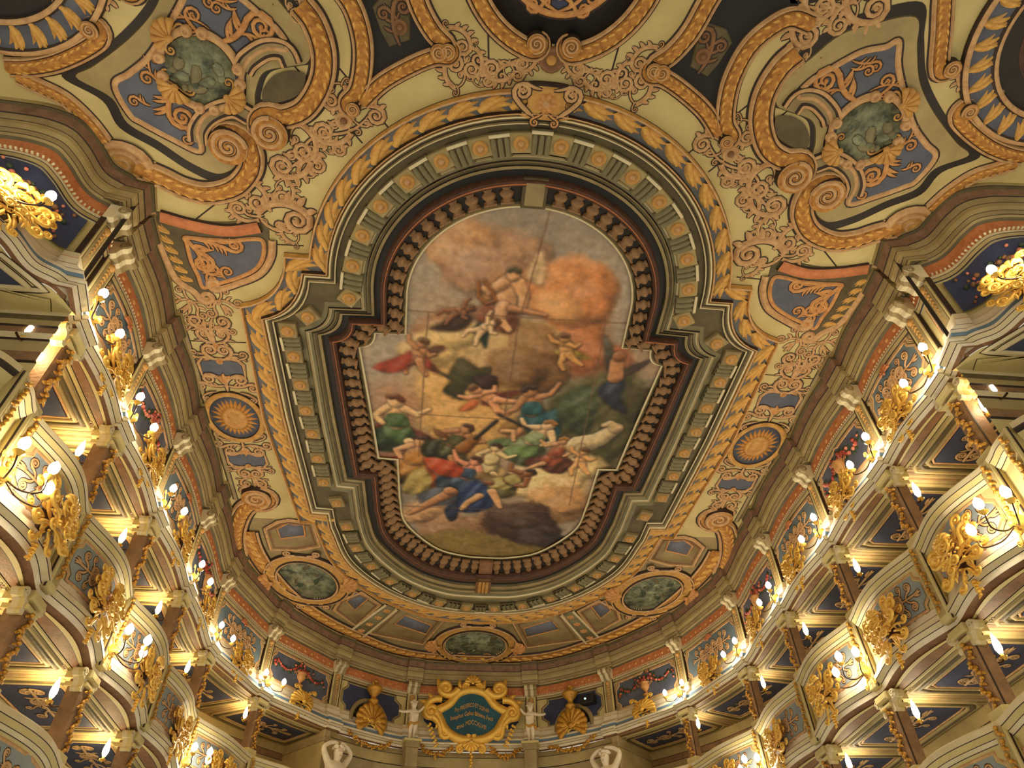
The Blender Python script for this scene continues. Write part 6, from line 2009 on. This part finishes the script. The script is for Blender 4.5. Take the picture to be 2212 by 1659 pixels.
# ------------------------------------------------------------ white statues
def skinned(name, verts, edges, mat_name, parent, mw=None, sub=2):
    me = bpy.data.meshes.new(name)
    me.from_pydata([v[:3] for v in verts], edges, [])
    o = obj(name, me, parent, mw)
    o.modifiers.new('skin', 'SKIN').use_smooth_shade = True
    sv = me.skin_vertices
    if not sv:
        bpy.context.view_layer.objects.active = o
        me.attributes  # created with the modifier below
    try:
        lay = me.skin_vertices[0].data
    except Exception:
        bpy.context.view_layer.objects.active = o
        o.select_set(True)
        bpy.ops.mesh.customdata_skin_add()
        lay = me.skin_vertices[0].data
    for k, v in enumerate(verts):
        r = v[3]; lay[k].radius = (r, r)
        lay[k].use_root = (k == 0)
    ss = o.modifiers.new('sub', 'SUBSURF'); ss.levels = sub; ss.render_levels = sub
    me.materials.append(MATS[mat_name])
    return o
def cherub(M, label, s):
    """chubby standing child, one arm held out; s mirrors the pose"""
    t = thing('cherub_statue', label, 'statue', M)
    X = lambda x: s * x
    v = [(0, .62, 0, .15), (X(.01), .76, .02, .15), (X(.02), .92, .02, .155), (X(.03), 1.03, .02, .10), (X(.03), 1.09, .03, .062), (X(.03), 1.17, .05, .105), (X(.03), 1.27, .05, .135), (X(.03), 1.36, .04, .09),
         (X(.15), .99, .03, .065), (X(.33), .93, .10, .055), (X(.50), .88, .20, .042), (X(.56), .88, .23, .036), (X(.62), .90, .25, .022),
         (X(-.12), .99, .02, .062), (X(-.24), 1.06, .0, .05), (X(-.33), 1.18, .02, .04), (X(-.36), 1.23, .03, .028),
         (X(.09), .50, .03, .105), (X(.11), .30, .06, .075), (X(.10), .22, .05, .06), (X(.10), .06, .0, .045), (X(.11), .02, .08, .036), (X(.11), .01, .13, .025),
         (X(-.08), .50, 0, .105), (X(-.05), .30, -.02, .075), (X(-.04), .22, -.04, .06), (X(-.06), .06, -.08, .045), (X(-.07), .02, -.0, .036), (X(-.07), .01, .05, .025),
         (X(.60), .93, .23, .018), (X(.63), .86, .27, .018)]
    e = [(0, 1), (1, 2), (2, 3), (3, 4), (4, 5), (5, 6), (6, 7), (3, 8), (8, 9), (9, 10), (10, 11), (11, 12), (3, 13), (13, 14), (14, 15), (15, 16), (0, 17), (17, 18), (18, 19), (19, 20), (20, 21), (21, 22), (0, 23), (23, 24), (24, 25), (25, 26), (26, 27), (27, 28), (11, 29), (11, 30)]
    skinned('body', v, e, 'marble', t)
    g = G()
    rr = random.Random(4)
    for k in range(16):
        a = rr.random() * 6.28; b = rr.uniform(.2, 1.2)
        ball(g, (X(.03) + .13 * math.cos(a) * math.cos(b), 1.27 + .13 * math.sin(b), .03 + .13 * math.sin(a) * math.cos(b) * .9 - .02), .045, 0, 6)
    part('curled_hair', g, ['marble'], t)
    g = G()
    ball(g, (X(.03), 1.235, .185), .022, 0, 6)
    for q in (-.05, .05): ball(g, (X(.03 + q), 1.27, .165), .018, 1, 6)
    ball(g, (X(.03), 1.19, .165), .02, 1, 6, .5)
    part('face', g, ['marble', 'tan'], t)
    g = G(); tube(g, np.array([(-.17, .58), (0, .52), (.17, .6)]), np.array([.03, .05, .04]), .13, 1, 0, 0, 0, 6); leaflet(g, (.14 * s, .58), (.26 * s, .36), .05, 0, 0, 0, .1)
    part('sash', g, ['old_gold'], t)
    return t
fr = node_frame(8, 10.42, .42)
cherub(node_frame(8, 10.42, .38), 'white cherub statue with outstretched arm standing right of the gilt cartouche', 1)
cherub(node_frame(9, 10.42, .38), 'white cherub statue with outstretched arm standing left of the gilt cartouche', -1)
for k, nm in ((8, 'right'), (9, 'left')):
    g = G(); box(g, -.26, .26, -.28, 0, -.3, .3, 0, .03); box(g, -.32, .32, -.08, 0.0, -.36, .36, 1, .02); box(g, -.22, .22, -.9, -.28, -.3, .26, 0, .02)
    o = part('statue_pedestal', g, ['olive', 'cream'], None, None, False, node_frame(k, 10.42, .3))
    tag(o, 'olive stone pedestal under the %s white cherub' % nm, 'pedestal')
def atlas(M, label, s):
    """half figure carrying the cornice: arms folded over the head"""
    t = thing('atlas_statue', label, 'statue', M)
    v = [(0, -.55, 0, .19), (0, -.3, .02, .2), (0, -.08, .02, .2), (0, .06, .02, .12), (0, .13, .04, .07), (0, .22, .07, .10), (0, .33, .07, .125), (0, .41, .06, .08),
         (.2, .04, .02, .085), (.36, .26, .02, .07), (.40, .36, .03, .058), (.24, .47, .05, .05), (.10, .50, .08, .042), (.02, .50, .1, .03),
         (-.2, .04, .02, .085), (-.36, .26, .02, .07), (-.40, .36, .03, .058), (-.24, .47, .05, .05), (-.12, .49, .08, .042), (-.05, .47, .1, .03),
         (0, -.8, -.02, .2)]
    e = [(0, 1), (1, 2), (2, 3), (3, 4), (4, 5), (5, 6), (6, 7), (3, 8), (8, 9), (9, 10), (10, 11), (11, 12), (12, 13), (3, 14), (14, 15), (15, 16), (16, 17), (17, 18), (18, 19), (0, 20)]
    skinned('body', v, e, 'marble', t)
    g = G()
    ball(g, (0, .27, .19), .024, 0, 6)
    for q in (-.05, .05): ball(g, (q, .315, .17), .017, 1, 6)
    ball(g, (0, .22, .165), .02, 1, 6, .5)
    part('face', g, ['marble', 'tan'], t)
    g = G(); rr = random.Random(8)
    for k in range(14):
        a = rr.random() * 6.28; ball(g, (.12 * math.cos(a), .38 + .04 * rr.random(), .05 + .1 * math.sin(a)), .045, 0, 6)
    part('curled_hair', g, ['marble'], t)
atlas(node_frame(7, 9.0, .42) @ Matrix.Scale(1.45, 4), 'white atlas statue with arms folded over its head, below the right shell bay', 1)
atlas(node_frame(10, 9.0, .42) @ Matrix.Scale(1.45, 4), 'white atlas statue with arms folded over its head, below the left shell bay', -1)
